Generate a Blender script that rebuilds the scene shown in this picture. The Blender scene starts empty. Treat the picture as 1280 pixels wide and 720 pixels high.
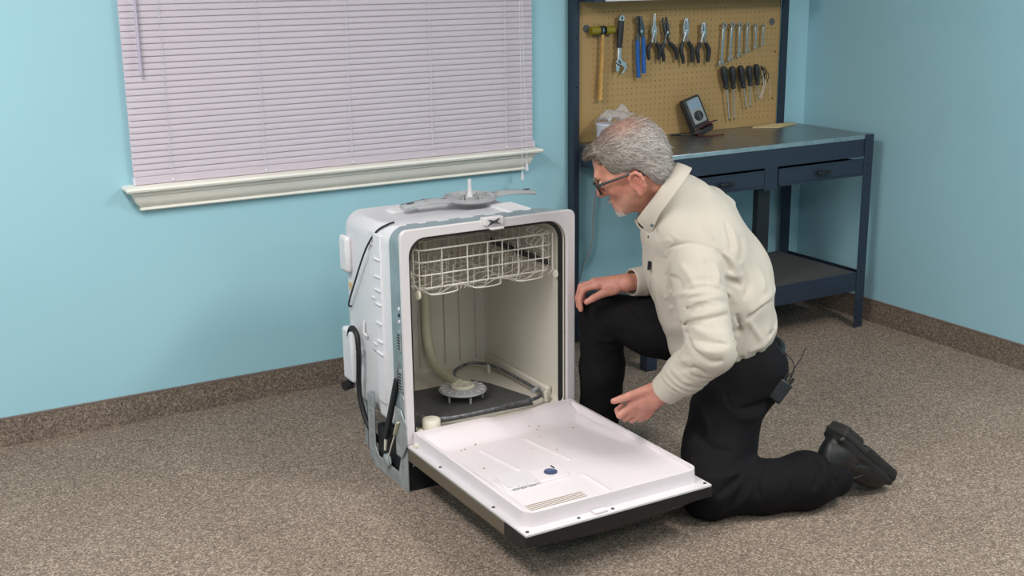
import bpy, bmesh, math, random
import numpy as np
from mathutils import Vector, Matrix
random.seed(7)
SC = bpy.context.scene
COL = SC.collection
PI = math.pi

# ---------------------------------------------------------------- camera
cd = bpy.data.cameras.new('camera'); cam = bpy.data.objects.new('camera', cd); COL.objects.link(cam)
cd.sensor_width = 36.0; cd.lens = 36.0*1520.6/1280; cd.clip_start = .05
RT = Vector((0.86454, -0.50243, -0.01136)); UP = Vector((0.13942, 0.21806, 0.96593)); FW = Vector((0.48284, 0.83667, -0.25857))
m4 = Matrix((RT, UP, -FW)).transposed().to_4x4(); m4.translation = (-4.0768, -4.2912, 1.6)
cam.matrix_world = m4
SC.camera = cam
# ---------------------------------------------------------------- world, exposure
w = bpy.data.worlds.new('world'); SC.world = w; w.use_nodes = True
w.node_tree.nodes['Background'].inputs[0].default_value = (.03, .035, .05, 1)
w.node_tree.nodes['Background'].inputs[1].default_value = 1.0
SC.view_settings.view_transform = 'Standard'; SC.view_settings.look = 'None'
SC.view_settings.exposure = 0.0; SC.view_settings.gamma = 1.0
SC.view_settings.use_curve_mapping = False
# ceiling lamps: (x, y, length along x, length along y, watts)
LAMPS = [(-4.1, -1.9, .6, 1.2, 70), (-.85, -3.1, .6, 1.2, 62), (-3.7, -4.9, .6, 1.2, 40), (-1.2, -5.6, .6, 1.2, 26), (-6.0, -3.2, .6, 1.2, 46)]
CEIL = 2.75
for lx, ly, sx, sy, wt in LAMPS:
    L = bpy.data.lights.new('ceiling_lamp', 'AREA'); L.shape = 'RECTANGLE'; L.size = sx-.06; L.size_y = sy-.06
    L.energy = wt; L.color = (1.0, .97, .935)
    o = bpy.data.objects.new('ceiling_lamp', L); COL.objects.link(o); o.location = (lx, ly, CEIL-.035)

# ---------------------------------------------------------------- materials
def lin(c):
    return tuple(((x/255)/12.92 if x/255 <= .04045 else ((x/255+.055)/1.055)**2.4) for x in c)
MATS = {}
def M(name, col, rough=.5, metal=0., var=None, bump=None, spec=None, trans=0., alpha=None, coat=0.):
    if name in MATS: return MATS[name]
    m = bpy.data.materials.new(name); m.use_nodes = True; nt = m.node_tree; N = nt.nodes; L = nt.links
    b = N['Principled BSDF']; c = lin(col)
    b.inputs['Base Color'].default_value = (*c, 1); b.inputs['Roughness'].default_value = rough; b.inputs['Metallic'].default_value = metal
    if spec is not None: b.inputs['Specular IOR Level'].default_value = spec
    if trans: b.inputs['Transmission Weight'].default_value = trans
    if alpha is not None: b.inputs['Alpha'].default_value = alpha
    if coat: b.inputs['Coat Weight'].default_value = coat
    tc = N.new('ShaderNodeTexCoord')
    if var:                                     # (scale, amount): slow colour variation
        n = N.new('ShaderNodeTexNoise'); n.inputs['Scale'].default_value = var[0]; n.inputs['Detail'].default_value = 4
        L.new(tc.outputs['Object'], n.inputs['Vector'])
        r = N.new('ShaderNodeValToRGB'); a = var[1]
        r.color_ramp.elements[0].position = .3; r.color_ramp.elements[1].position = .7
        r.color_ramp.elements[0].color = (*[max(0, x*(1-a)) for x in c], 1); r.color_ramp.elements[1].color = (*[min(1, x*(1+a)) for x in c], 1)
        L.new(n.outputs['Fac'], r.inputs['Fac']); L.new(r.outputs['Color'], b.inputs['Base Color'])
    if bump:                                    # (scale, strength, distance)
        n = N.new('ShaderNodeTexNoise'); n.inputs['Scale'].default_value = bump[0]; n.inputs['Detail'].default_value = 5
        L.new(tc.outputs['Object'], n.inputs['Vector'])
        bp = N.new('ShaderNodeBump'); bp.inputs['Strength'].default_value = bump[1]; bp.inputs['Distance'].default_value = bump[2]
        L.new(n.outputs['Fac'], bp.inputs['Height']); L.new(bp.outputs['Normal'], b.inputs['Normal'])
    MATS[name] = m
    return m
def carpet(name, stops, sc):
    m = bpy.data.materials.new(name); m.use_nodes = True; nt = m.node_tree; N = nt.nodes; L = nt.links
    b = N['Principled BSDF']; b.inputs['Roughness'].default_value = .95; b.inputs['Specular IOR Level'].default_value = .1
    tc = N.new('ShaderNodeTexCoord')
    v = N.new('ShaderNodeTexVoronoi'); v.inputs['Scale'].default_value = sc; v.inputs['Randomness'].default_value = 1
    nz = N.new('ShaderNodeTexNoise'); nz.inputs['Scale'].default_value = sc*.9; nz.inputs['Detail'].default_value = 2
    L.new(tc.outputs['Object'], nz.inputs['Vector'])
    mixv = N.new('ShaderNodeMixRGB'); mixv.inputs['Fac'].default_value = .012
    L.new(tc.outputs['Object'], mixv.inputs['Color1']); L.new(nz.outputs['Color'], mixv.inputs['Color2'])
    L.new(mixv.outputs['Color'], v.inputs['Vector'])
    sep = N.new('ShaderNodeSeparateColor'); L.new(v.outputs['Color'], sep.inputs['Color'])
    r = N.new('ShaderNodeValToRGB'); e = r.color_ramp.elements
    while len(e) < len(stops): e.new(.5)
    for k, (p, c) in enumerate(stops): e[k].position = p; e[k].color = (*lin(c), 1)
    L.new(sep.outputs['Red'], r.inputs['Fac'])
    n2 = N.new('ShaderNodeTexNoise'); n2.inputs['Scale'].default_value = 2.2; n2.inputs['Detail'].default_value = 5
    L.new(tc.outputs['Object'], n2.inputs['Vector'])
    r2 = N.new('ShaderNodeValToRGB'); r2.color_ramp.elements[0].position = .35; r2.color_ramp.elements[1].position = .65
    r2.color_ramp.elements[0].color = (.88, .87, .86, 1); r2.color_ramp.elements[1].color = (1, 1, 1, 1)
    L.new(n2.outputs['Fac'], r2.inputs['Fac'])
    mx = N.new('ShaderNodeMixRGB'); mx.blend_type = 'MULTIPLY'; mx.inputs['Fac'].default_value = 1
    L.new(r.outputs['Color'], mx.inputs['Color1']); L.new(r2.outputs['Color'], mx.inputs['Color2'])
    L.new(mx.outputs['Color'], b.inputs['Base Color'])
    bp = N.new('ShaderNodeBump'); bp.inputs['Strength'].default_value = .8; bp.inputs['Distance'].default_value = .004
    inv = N.new('ShaderNodeMath'); inv.operation = 'SUBTRACT'; inv.inputs[0].default_value = 1
    L.new(v.outputs['Distance'], inv.inputs[1]); L.new(inv.outputs[0], bp.inputs['Height']); L.new(bp.outputs['Normal'], b.inputs['Normal'])
    return m
CST = [(0, (105, 93, 83)), (.22, (127, 112, 101)), (.5, (147, 130, 117)), (.78, (167, 150, 136)), (1, (202, 184, 168))]
m_carpet = carpet('carpet', CST, 240)
m_carpetb = carpet('carpet_base', [(p, tuple(int(x*.93) for x in c)) for p, c in CST], 250)
m_wall = M('wall_paint', (160, 203, 216), .6, var=(1.2, .03), bump=(220, .08, .002), spec=.25)
m_ceil = M('ceiling_white', (225, 224, 220), .9)
m_cream = M('cream_paint', (240, 235, 226), .45, var=(3, .03))
m_slat = M('blind_slat', (228, 216, 226), .42, var=(1.5, .03))
m_white = M('white_plastic', (214, 207, 209), .38, var=(4, .02), bump=(60, .05, .002))
m_doorw = M('door_liner_white', (224, 214, 218), .3, var=(6, .015))
m_tubout = M('tub_outer', (224, 221, 225), .42, var=(3, .03), bump=(12, .15, .004))
m_tubin = M('tub_inner', (203, 196, 184), .4, var=(3, .05))
m_galv = M('galvanised', (178, 184, 187), .42, .5, var=(30, .2))
m_strap = M('strap_grey', (140, 155, 161), .45, .2, var=(18, .12))
m_chrome = M('steel', (200, 202, 206), .28, 1.0, var=(40, .1))
m_dsteel = M('dark_steel', (98, 100, 104), .38, .9, var=(40, .2))
m_black = M('black_plastic', (22, 22, 25), .42)
m_rub = M('black_rubber', (24, 24, 27), .55)
m_rubgrip = M('black_grip', (38, 38, 42), .5, bump=(300, .2, .001))
m_gasket = M('gasket', (20, 20, 22), .5)
m_navy = M('navy_steel', (36, 46, 62), .42, .0, var=(8, .06), bump=(250, .06, .001))
m_navyd = M('navy_dark', (17, 20, 26), .5)
m_peg = M('pegboard', (172, 140, 92), .7, var=(3, .06), bump=(200, .08, .001))
m_hole = M('peg_hole', (84, 62, 36), .9)
m_top = M('worktop_steel', (140, 142, 142), .3, .8, var=(14, .18), bump=(40, .12, .002))
m_shelf = M('shelf_board', (74, 72, 72), .75, var=(60, .12))
m_blue = M('blue_grip', (30, 92, 168), .42)
m_wood = M('handle_wood', (196, 150, 84), .5, var=(30, .15))
m_yel = M('yellow_head', (132, 118, 24), .35)
m_grey = M('grey_plastic', (168, 168, 170), .42, var=(10, .05))
m_greyd = M('grey_dark', (84, 87, 92), .55, var=(20, .1))
m_rack = M('rack_coating', (224, 218, 208), .4)
m_tube = M('water_tube', (198, 193, 166), .35, var=(8, .05))
m_screen = M('filter_screen', (78, 78, 77), .62, var=(60, .15))
m_elem = M('heater', (112, 112, 116), .45, .5, var=(60, .55))
m_hub = M('hub_cream', (222, 216, 200), .4)
m_stain = M('stainless', (138, 128, 114), .38, .75)
m_vent = M('vent_dark', (132, 112, 66), .6)
m_bluecap = M('blue_cap', (68, 76, 104), .3)
m_lcd = M('lcd', (132, 150, 168), .2)
m_mgrey = M('meter_face', (142, 146, 146), .5)
m_red = M('red_plastic', (170, 32, 38), .4)
m_card = M('cardboard', (206, 186, 142), .8)
m_cordg = M('cord_grey', (150, 148, 146), .5)
m_fixture = M('fixture_white', (226, 222, 232), .4)

# ---------------------------------------------------------------- mesh builder
WL = {}
def wloc(o): return WL.get(o.name, Vector((0, 0, 0))) if o else Vector((0, 0, 0))
class MB:
    def __init__(s): s.v = []; s.f = []
    def add(s, vs, fs):
        n = len(s.v); s.v += [tuple(p) for p in vs]; s.f += [tuple(i+n for i in f) for f in fs]; return s
    def box(s, x0, x1, y0, y1, z0, z1, mt=None):
        vs = [Vector(p) for p in ((x0,y0,z0),(x1,y0,z0),(x1,y1,z0),(x0,y1,z0),(x0,y0,z1),(x1,y0,z1),(x1,y1,z1),(x0,y1,z1))]
        if mt: vs = [mt @ p for p in vs]
        return s.add(vs, [(0,3,2,1),(4,5,6,7),(0,1,5,4),(1,2,6,5),(2,3,7,6),(3,0,4,7)])
    def loft(s, rings, caps=True, close=False):
        n = len(rings[0]); vs = [p for r in rings for p in r]; fs = []; k = len(rings)
        for i in range(k if close else k-1):
            for j in range(n):
                a = i*n+j; b = i*n+(j+1) % n; i2 = (i+1) % k
                fs.append((a, b, i2*n+(j+1) % n, i2*n+j))
        if caps and not close: fs.append(tuple(reversed(range(n)))); fs.append(tuple((k-1)*n+j for j in range(n)))
        return s.add(vs, fs)
    def tube(s, pts, r, n=8, closed=False, flat=1., caps=True, ref=(0, 0, 1)):
        P = [Vector(p) for p in pts]; k = len(P); rr = r if hasattr(r, '__len__') else [r]*k
        rings = []; u = None
        for i in range(k):
            a = P[i-1] if (i > 0 or closed) else P[i]; b = P[(i+1) % k] if (i < k-1 or closed) else P[i]
            t = (b-a).normalized()
            if u is None:
                u = Vector(ref)
                if abs(u.dot(t)) > .95: u = Vector((1, 0, 0))
            u = (u - t*u.dot(t)).normalized(); v = t.cross(u)
            rings.append([P[i]+u*(rr[i]*flat*math.cos(2*PI*j/n))+v*(rr[i]*math.sin(2*PI*j/n)) for j in range(n)])
        return s.loft(rings, caps, closed)
    def cyl(s, a, b, r, r2=None, n=16):
        return s.tube([a, b], [r, r if r2 is None else r2], n)
    def lathe(s, prof, base=(0,0,0), axis=(0,0,1), n=20):
        q = Vector((0,0,1)).rotation_difference(Vector(axis)).to_matrix(); B = Vector(base)
        return s.loft([[B+q @ Vector((r*math.cos(2*PI*j/n), r*math.sin(2*PI*j/n), h)) for j in range(n)] for r, h in prof])
    def prism(s, poly, y0, y1, ax='y', mt=None):
        def P(a, b, c): return Vector((a, c, b)) if ax == 'y' else (Vector((c, a, b)) if ax == 'x' else Vector((a, b, c)))
        n = len(poly); vs = [P(a, b, y0) for a, b in poly]+[P(a, b, y1) for a, b in poly]
        if mt: vs = [mt @ p for p in vs]
        return s.add(vs, [tuple(range(n)), tuple(reversed(range(n, 2*n)))]+[(i, i+n, (i+1) % n+n, (i+1) % n) for i in range(n)])
    def ring(s, outer, inner, y0, y1):
        n = len(outer); vs = [(a, y0, b) for a, b in outer]+[(a, y0, b) for a, b in inner]+[(a, y1, b) for a, b in outer]+[(a, y1, b) for a, b in inner]
        fs = []
        for i in range(n):
            j = (i+1) % n
            fs += [(i, j, n+j, n+i), (2*n+i, 3*n+i, 3*n+j, 2*n+j), (i, 2*n+i, 2*n+j, j), (n+i, n+j, 3*n+j, 3*n+i)]
        return s.add(vs, fs)
    def ball(s, c, r, n=14, k=8):
        r = r if hasattr(r, '__len__') else (r, r, r); C = Vector(c); rings = []
        for i in range(k+1):
            t = -PI/2+PI*i/k; ct = max(math.cos(t), .02)
            rings.append([C+Vector((r[0]*ct*math.cos(2*PI*j/n), r[1]*ct*math.sin(2*PI*j/n), r[2]*math.sin(t))) for j in range(n)])
        return s.loft(rings)
    def build(s, name, mat, parent=None, smooth=True, bevel=0, ang=40, **props):
        me = bpy.data.meshes.new(name); pl = wloc(parent)
        me.from_pydata([tuple(Vector(p)-pl) for p in s.v], [], s.f); me.update()
        bm = bmesh.new(); bm.from_mesh(me); bmesh.ops.recalc_face_normals(bm, faces=bm.faces); bm.to_mesh(me); bm.free()
        for mm in (mat if isinstance(mat, (list, tuple)) else [mat]): me.materials.append(mm)
        if smooth:
            me.polygons.foreach_set('use_smooth', [True]*len(me.polygons)); me.set_sharp_from_angle(angle=math.radians(ang))
        o = bpy.data.objects.new(name, me); COL.objects.link(o)
        if parent: o.parent = parent
        WL[o.name] = pl
        if bevel:
            bv = o.modifiers.new('bevel', 'BEVEL'); bv.width = bevel; bv.segments = 2; bv.limit_method = 'ANGLE'; bv.angle_limit = math.radians(50)
        for k, val in props.items(): o[k] = val
        return o
def B(*a, **k): return MB().box(*a, **k)
def thing(name, label, cat, loc, group=None):
    o = bpy.data.objects.new(name, None); COL.objects.link(o); o.location = loc; WL[o.name] = Vector(loc); o.empty_display_size = .05
    o['label'] = label; o['category'] = cat
    if group: o['group'] = group
    return o
def rrect(x0, x1, z0, z1, r, n=6):
    rs = r if hasattr(r, '__len__') else (r,)*4; out = []       # bottom-left, bottom-right, top-right, top-left
    for (cx, cz, a0, q) in ((x0+rs[0], z0+rs[0], PI, rs[0]), (x1-rs[1], z0+rs[1], 1.5*PI, rs[1]), (x1-rs[2], z1-rs[2], 0, rs[2]), (x0+rs[3], z1-rs[3], .5*PI, rs[3])):
        for i in range(n+1): a = a0+.5*PI*i/n; out.append((cx+q*math.cos(a), cz+q*math.sin(a)))
    return out
def arc(cx, cz, r, a0, a1, n): return [(cx+r*math.cos(math.radians(a0+(a1-a0)*i/n)), cz+r*math.sin(math.radians(a0+(a1-a0)*i/n))) for i in range(n+1)]
def spline(pts, n=8):
    P = [Vector(p) for p in pts]; out = []
    for i in range(len(P)-1):
        p0 = P[i-1] if i else P[i]*2-P[i+1]; p3 = P[i+2] if i+2 < len(P) else P[i+1]*2-P[i]
        for k in range(n):
            t = k/n; out.append(.5*((2*P[i])+(P[i+1]-p0)*t+(2*p0-5*P[i]+4*P[i+1]-p3)*t*t+(3*P[i]-p0-3*P[i+1]+p3)*t**3))
    return out+[P[-1]]

# ---------------------------------------------------------------- room shell
XL, YF = -7.4, -7.2
S = dict(kind='structure')
B(XL-.1, .1, YF-.1, .2, -.1, 0).build('floor', m_carpet, smooth=False, **S)
B(XL-.1, .1, YF-.1, .2, CEIL, CEIL+.1).build('ceiling', m_ceil, smooth=False, **S)
WX0, WX1, WZ0, WZ1 = -3.035, -1.585, .868, 2.05                    # window opening
b = MB(); b.box(XL, WX0, 0, .12, 0, CEIL); b.box(WX1, 0, 0, .12, 0, CEIL); b.box(WX0, WX1, 0, .12, 0, WZ0); b.box(WX0, WX1, 0, .12, WZ1, CEIL)
b.build('wall_back', m_wall, smooth=False, **S)
B(0, .1, YF, .12, 0, CEIL).build('wall_right', m_wall, smooth=False, **S)
B(XL-.1, XL, YF, .12, 0, CEIL).build('wall_left', m_wall, smooth=False, **S)
B(XL-.1, .1, YF-.1, YF, 0, CEIL).build('wall_front', m_wall, smooth=False, **S)
o = B(XL, 0, -.009, 0, 0, .101).build('baseboard_back', m_carpetb, smooth=False, **S)
B(XL, 0, -.0105, 0, .099, .1045).build('binding', M('binding', (118, 104, 98), .9), o, smooth=False)
o = B(-.009, 0, YF, -.0105, 0, .101).build('baseboard_right', m_carpetb, smooth=False, **S)
B(-.0105, 0, YF, -.0105, .099, .1045).build('binding', MATS['binding'], o, smooth=False)
# window behind the blind: frame, meeting rail, two panes
wf = MB().ring([(WX0, WZ0), (WX1, WZ0), (WX1, WZ1), (WX0, WZ1)], [(WX0+.05, WZ0+.05), (WX1-.05, WZ0+.05), (WX1-.05, WZ1-.05), (WX0+.05, WZ1-.05)], .06, .11)
zm = (WZ0+WZ1)/2; wf.box(WX0+.05, WX1-.05, .065, .105, zm-.02, zm+.02)
w1 = wf.build('window_1', m_cream, smooth=False, **S)
m_glass = M('glass', (235, 240, 245), .02, trans=1.0)
for z0, z1 in ((WZ0+.05, zm-.02), (zm+.02, WZ1-.05)): B(WX0+.05, WX1-.05, .083, .088, z0, z1).build('pane', m_glass, w1, smooth=False)
# moulded sill with mitred returns
prof = [(0, .866), (.070, .866), (.077, .863), (.080, .857), (.077, .850), (.066, .846), (.056, .844), (.055, .834), (.048, .829), (.047, .823), (.044, .812), (.038, .801), (.029, .792), (.0235, .787), (.0235, .785), (.026, .784), (.027, .779), (.023, .775), (0, .774)]
xa, xb = -3.083, -1.570
b = MB(); b.loft([[(xa-p, -.0005, z), (xa-p, -p-.001, z), (xb+p, -p-.001, z), (xb+p, -.0005, z)] for p, z in prof])
b.build('window_sill', m_cream, w1, ang=25)
b = MB(); b.box(WX0, WX1, 0, .12, .8655, .8695); b.build('stool', m_cream, w1, smooth=False)

# ceiling fixtures (out of frame) carrying the room's lamps
m_diff = bpy.data.materials.new('lamp_diffuser'); m_diff.use_nodes = True
nb = m_diff.node_tree.nodes['Principled BSDF']; nb.inputs['Emission Color'].default_value = (1, .95, .88, 1); nb.inputs['Emission Strength'].default_value = 4.0
for i, (lx, ly, sx, sy, wt) in enumerate(LAMPS):
    t = thing('ceiling_light', ['recessed ceiling panel light in front of the window', 'recessed ceiling panel light in front of the workbench', 'recessed ceiling panel light near the camera on the left', 'recessed ceiling panel light near the camera on the right', 'recessed ceiling panel light by the left wall'][i], 'ceiling light', (lx, ly, CEIL), 'ceiling panel lights')
    x0, x1, y0, y1 = lx-sx/2, lx+sx/2, ly-sy/2, ly+sy/2
    f = MB(); f.box(x0, x1, y0, y0+.03, CEIL-.03, CEIL); f.box(x0, x1, y1-.03, y1, CEIL-.03, CEIL); f.box(x0, x0+.03, y0+.03, y1-.03, CEIL-.03, CEIL); f.box(x1-.03, x1, y0+.03, y1-.03, CEIL-.03, CEIL)
    f.build('frame', m_ceil, t, smooth=False)
    B(x0+.03, x1-.03, y0+.03, y1-.03, CEIL-.02, CEIL-.012).build('diffuser', m_diff, t, smooth=False)

# ---------------------------------------------------------------- venetian blind
BX0, BX1 = -3.122, -1.508
bl = thing('venetian_blind', 'pale lavender venetian blind closed over the window above the cream sill', 'blind', ((BX0+BX1)/2, -.03, .868))
# thin translucent slats
nt = m_slat.node_tree; N = nt.nodes; L = nt.links
pr = N['Principled BSDF']; tr = N.new('ShaderNodeBsdfTranslucent'); tr.inputs['Color'].default_value = (*lin((222, 206, 216)), 1)
mx = N.new('ShaderNodeMixShader'); mx.inputs['Fac'].default_value = .28
L.new(pr.outputs['BSDF'], mx.inputs[1]); L.new(tr.outputs['BSDF'], mx.inputs[2]); L.new(mx.outputs['Shader'], N['Material Output'].inputs['Surface'])
def slat_profile():
    out = []
    for k in range(6):
        t = k/5; out.append((-.0235+.0070*t-.0022*math.sin(PI*t), .0245*t))
    return out
sp = slat_profile(); me0 = None
z0 = .8745+.021; pitch = .02155; ns = 52
b = MB(); b.loft([[(x, y, z0+z) for y, z in sp]+[(x, y+.0004, z0+z) for y, z in reversed(sp)] for x in (BX0, BX1)])
s0 = b.build('slat', m_slat, bl, ang=60)
for i in range(1, ns):
    c = s0.copy(); COL.objects.link(c); c.parent = bl; c.location = (0, 0, pitch*i)
ztop = z0+pitch*ns
B(BX0, BX1, -.036, -.008, ztop, ztop+.028).build('head_rail', m_slat, bl, bevel=.002)
B(BX0-.002, BX1+.002, -.034, -.012, .8675, .8945).build('bottom_rail', m_slat, bl, bevel=.003)
for x0 in (BX0-.003, BX1-.003): B(x0, x0+.006, -.036, -.010, .867, .894).build('end_cap', m_fixture, bl, bevel=.001)
for cx in (-2.990, -2.650, -2.309, -1.968, -1.636):
    b = MB()
    for dx in (-.003, .003): b.tube([(cx+dx, -.0300, .872), (cx+dx, -.0300, ztop)], .0007, 5)
    for i in range(ns): b.tube([(cx-.003, -.0300, z0+pitch*i), (cx+.003, -.0300, z0+pitch*i+.006)], .0006, 4, caps=False)
    b.build('ladder_cord', m_fixture, bl)
    MB().ball((cx, -.036, .878), (.006, .004, .005)).build('cord_button', m_fixture, bl)
b = MB(); b.tube([(-3.072, -.048, ztop-.02), (-3.071, -.046, 1.247)], .005, 6); b.build('tilt_wand', M('wand', (196, 184, 204), .2), bl)
for (x, zt) in ((-1.600, .755), (-1.578, .790)):
    b = MB(); b.tube([(-1.592, -.062, ztop), (x, -.092, .90), (x, -.094, zt+.02)], .0012, 5); b.build('pull_cord', m_fixture, bl)
    MB().lathe([(.002, .03), (.0045, .024), (.0075, .004), (.007, 0)], (x, -.094, zt-.005), n=12).build('cord_tassel', m_fixture, bl)

# ---------------------------------------------------------------- workbench
wb = thing('workbench', 'navy steel workbench with pegboard back, two drawers and lower shelf in the corner', 'workbench', (-.70, -.28, 0))
def angle_leg(x0, x1, yf, zt, side, d=.045, zb=0.):                  # L section: flange facing front, flange along the outer side
    b = MB(); b.box(x0, x1, yf, yf+.003, zb, zt)
    xs = x1-.003 if side > 0 else x0
    b.box(xs, xs+.003, yf+.003, yf+d, zb, zt); return b
def bolts(lst, parent, r=.006):
    for (x, y, z) in lst: MB().lathe([(r, 0), (r, .002), (r*.6, .004), (.0005, .0045)], (x, y, z), (0, -1, 0), 8).build('bolt', m_navyd, parent)
lg = angle_leg(-.147, -.096, -.538, .8665, 1).build('leg', m_navy, wb, smooth=False); bolts([(-.122, -.538, z) for z in (.765, .735, .70, .26, .20)], lg, .005)
lg = angle_leg(-1.290, -1.239, -.538, .8665, -1).build('leg', m_navy, wb, smooth=False); bolts([(-1.265, -.538, z) for z in (.765, .70, .26, .20)], lg, .005)
angle_leg(-.147, -.096, -.045, .845, 1, .035).build('leg', m_navy, wb, smooth=False)
pl_ = angle_leg(-1.328, -1.300, -.055, 1.66, -1, .045).build('upright', m_navy, wb, smooth=False); bolts([(-1.314, -.055, z) for z in (.96, 1.10, 1.30)], pl_, .004)
pr_ = angle_leg(-.211, -.172, -.055, 1.66, 1, .045, .866).build('upright', m_navy, wb, smooth=False); bolts([(-.192, -.055, z) for z in (.885,)], pr_, .006)
b = MB(); b.box(-.236, -.208, -.0585, -.0555, .866, 1.66)
B(-1.296, -.098, -.528, -.012, .846, .8655).build('worktop', m_top, wb, bevel=.002)
B(-1.239, -.147, -.5365, -.530, .848, .867).build('worktop_lip', m_chrome, wb, bevel=.002)
for x in (-.62, -.78, -.84, -1.02, -1.10): MB().lathe([(.006, 0), (.005, .0015), (.0005, .002)], (x, -.53, .8665), n=8).build('screw', m_chrome, wb)
B(-1.239, -.147, -.534, -.528, .773, .848).build('front_rail', m_navy, wb, smooth=False)
B(-.705, -.636, -.535, -.50, .678, .773).build('drawer_divider', m_navy, wb, smooth=False)
B(-.705, -.640, -.500, -.470, .255, .70).build('centre_post', m_navyd, wb, smooth=False)
B(-1.294, -1.290, -.493, -.055, .770, .846).build('side_rail', m_navy, wb, smooth=False)
B(-.105, -.101, -.493, -.045, .770, .846).build('side_rail', m_navy, wb, smooth=False)
B(-1.239, -.147, -.020, -.016, .770, .846).build('back_rail', m_navy, wb, smooth=False)
def drawer(x0, x1, hx, tilt):
    d = MB(); d.box(x0, x1, -.5385, -.532, .692, .764)
    d.box(x0+.012, x1-.012, -.532, -.16, .694, .697); d.box(x0+.012, x0+.015, -.532, -.16, .694, .755); d.box(x1-.015, x1-.012, -.532, -.16, .694, .755); d.box(x0+.012, x1-.012, -.163, -.16, .694, .755)
    d.box(x0, x1, -.546, -.5385, .692, .698); d.box(x0, x1, -.542, -.5385, .760, .765)
    o = d.build('drawer', m_navy, wb, smooth=False)
    h = MB(); h.box(hx-.026, hx-.019, -.556, -.5385, .722, .736); h.box(hx+.019, hx+.026, -.556, -.5385, .722, .736); h.box(hx-.036, hx+.036, -.562, -.553, .721, .736)
    h.build('handle', m_black, o, bevel=.003)
drawer(-.632, -.150, -.395, 0); drawer(-1.196, -.710, -.92, 0)
B(-1.285, -.147, -.530, -.03, .238, .255).build('shelf_board', m_shelf, wb, smooth=False)
B(-1.239, -.147, -.5355, -.530, .172, .257).build('shelf_lip', m_navy, wb, smooth=False)
B(-.105, -.101, -.493, -.045, .172, .255).build('shelf_rail', m_navy, wb, smooth=False)
B(-1.294, -1.290, -.493, -.055, .172, .255).build('shelf_rail', m_navy, wb, smooth=False)
pb = B(-1.300, -.208, -.040, -.034, .8665, 1.66).build('pegboard', m_peg, wb, smooth=False)
hb = MB()
for i in range(41):
    for j in range(21):
        x = -1.222+.0247*i; z = .905+.0247*j
        n0 = len(hb.v); hb.v += [(x+.0026*math.cos(PI*k/3), -.0402, z+.0026*math.sin(PI*k/3)) for k in range(6)]; hb.f.append(tuple(n0+k for k in range(6)))
hb.build('peg_hole', m_hole, pb, smooth=False, kind='stuff')
for (x, z) in ((-1.258, 1.334), (-.258, 1.329)): MB().lathe([(.016, 0), (.015, .003), (.012, .002), (.0005, .002)], (x, -.040, z), (0, -1, 0), 18).build('knockout_plug', m_greyd, pb)
for (x, z) in ((-.232, 1.195), (-.236, .985)): MB().lathe([(.004, 0), (.003, .003), (.0005, .004)], (x, -.040, z), (0, -1, 0), 8).build('screw', m_black, pb)
B(-1.328, -.172, -.300, -.012, 1.655, 1.675).build('top_shelf', m_navy, wb, smooth=False)
B(-1.328, -.172, -.300, -.295, 1.60, 1.675).build('top_shelf_lip', m_navy, wb, smooth=False)
lf = B(-1.250, -.300, -.170, -.080, 1.444, 1.475).build('shelf_light', m_fixture, wb, bevel=.004)
B(-1.299, -1.251, -.165, -.058, 1.443, 1.50).build('light_bracket', m_navy, wb, smooth=False)
B(-.299, -.213, -.165, -.058, 1.443, 1.50).build('light_bracket', m_navy, wb, smooth=False)

# ---------------------------------------------------------------- tools on the pegboard
TY = -.066
def hook(x, z, ln=.03):
    MB().tube([(x, -.040, z), (x, -.052-ln*.6, z), (x, -.056-ln*.6, z+.008)], .0018, 6).build('peg_hook', m_chrome, pb)
def rotz(x, z, a):                                                   # rotate about the y axis through (x,z)
    return Matrix.Translation((x, 0, z)) @ Matrix.Rotation(a, 4, 'Y') @ Matrix.Translation((-x, 0, -z))
# mallet
t = thing('mallet', 'yellow headed mallet with a wooden handle, leftmost tool on the pegboard', 'mallet', (-1.197, TY, 1.327))
MB().tube([(-1.194, TY, 1.33), (-1.197, TY, 1.20), (-1.202, TY, 1.12), (-1.204, TY, 1.043)], [.009, .010, .0125, .0125], 12, flat=.75).build('handle', m_wood, t)
MB().lathe([(.010, 0), (.0165, .002), (.0175, .02), (.016, .045)], (-1.256, TY, 1.326), (1, 0, 0), 18).build('head_face', m_yel, t)
MB().lathe([(.016, .045), (.0185, .047), (.0185, .072), (.016, .075)], (-1.256, TY, 1.326), (1, 0, 0), 18).build('head_core', m_black, t)
MB().lathe([(.016, .075), (.0165, .080), (.0165, .116), (.012, .121)], (-1.256, TY, 1.326), (1, 0, 0), 18).build('head_face', m_yel, t)
MB().lathe([(.0192, 0), (.0192, .004)], (-1.203, TY, 1.326), (1, 0, 0), 18).build('collar', m_chrome, t)
hook(-1.222, 1.300, .05); hook(-1.172, 1.302, .05)
# adjustable wrench, hanging head down
t = thing('adjustable_wrench', 'adjustable wrench with black grip hanging head down beside the mallet', 'wrench', (-1.102, TY, 1.37))
MB().ring(arc(-1.102, 1.371, .013, 0, 345, 18), arc(-1.102, 1.371, .006, 0, 345, 18), TY-.006, TY+.006).build('hang_ring', m_chrome, t)
MB().tube([(-1.102, TY, 1.362), (-1.104, TY, 1.33), (-1.108, TY, 1.28), (-1.110, TY, 1.252)], [.0125, .0145, .0135, .012], 12, flat=.75, ref=(0, 1, 0)).build('grip', m_rubgrip, t)
sh = [(-1.118, 1.254), (-1.103, 1.254), (-1.104, 1.215), (-1.094, 1.196), (-1.078, 1.190), (-1.072, 1.168), (-1.089, 1.146), (-1.097, 1.147), (-1.086, 1.166), (-1.092, 1.177), (-1.104, 1.180), (-1.128, 1.190), (-1.130, 1.198), (-1.120, 1.206)]
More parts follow.
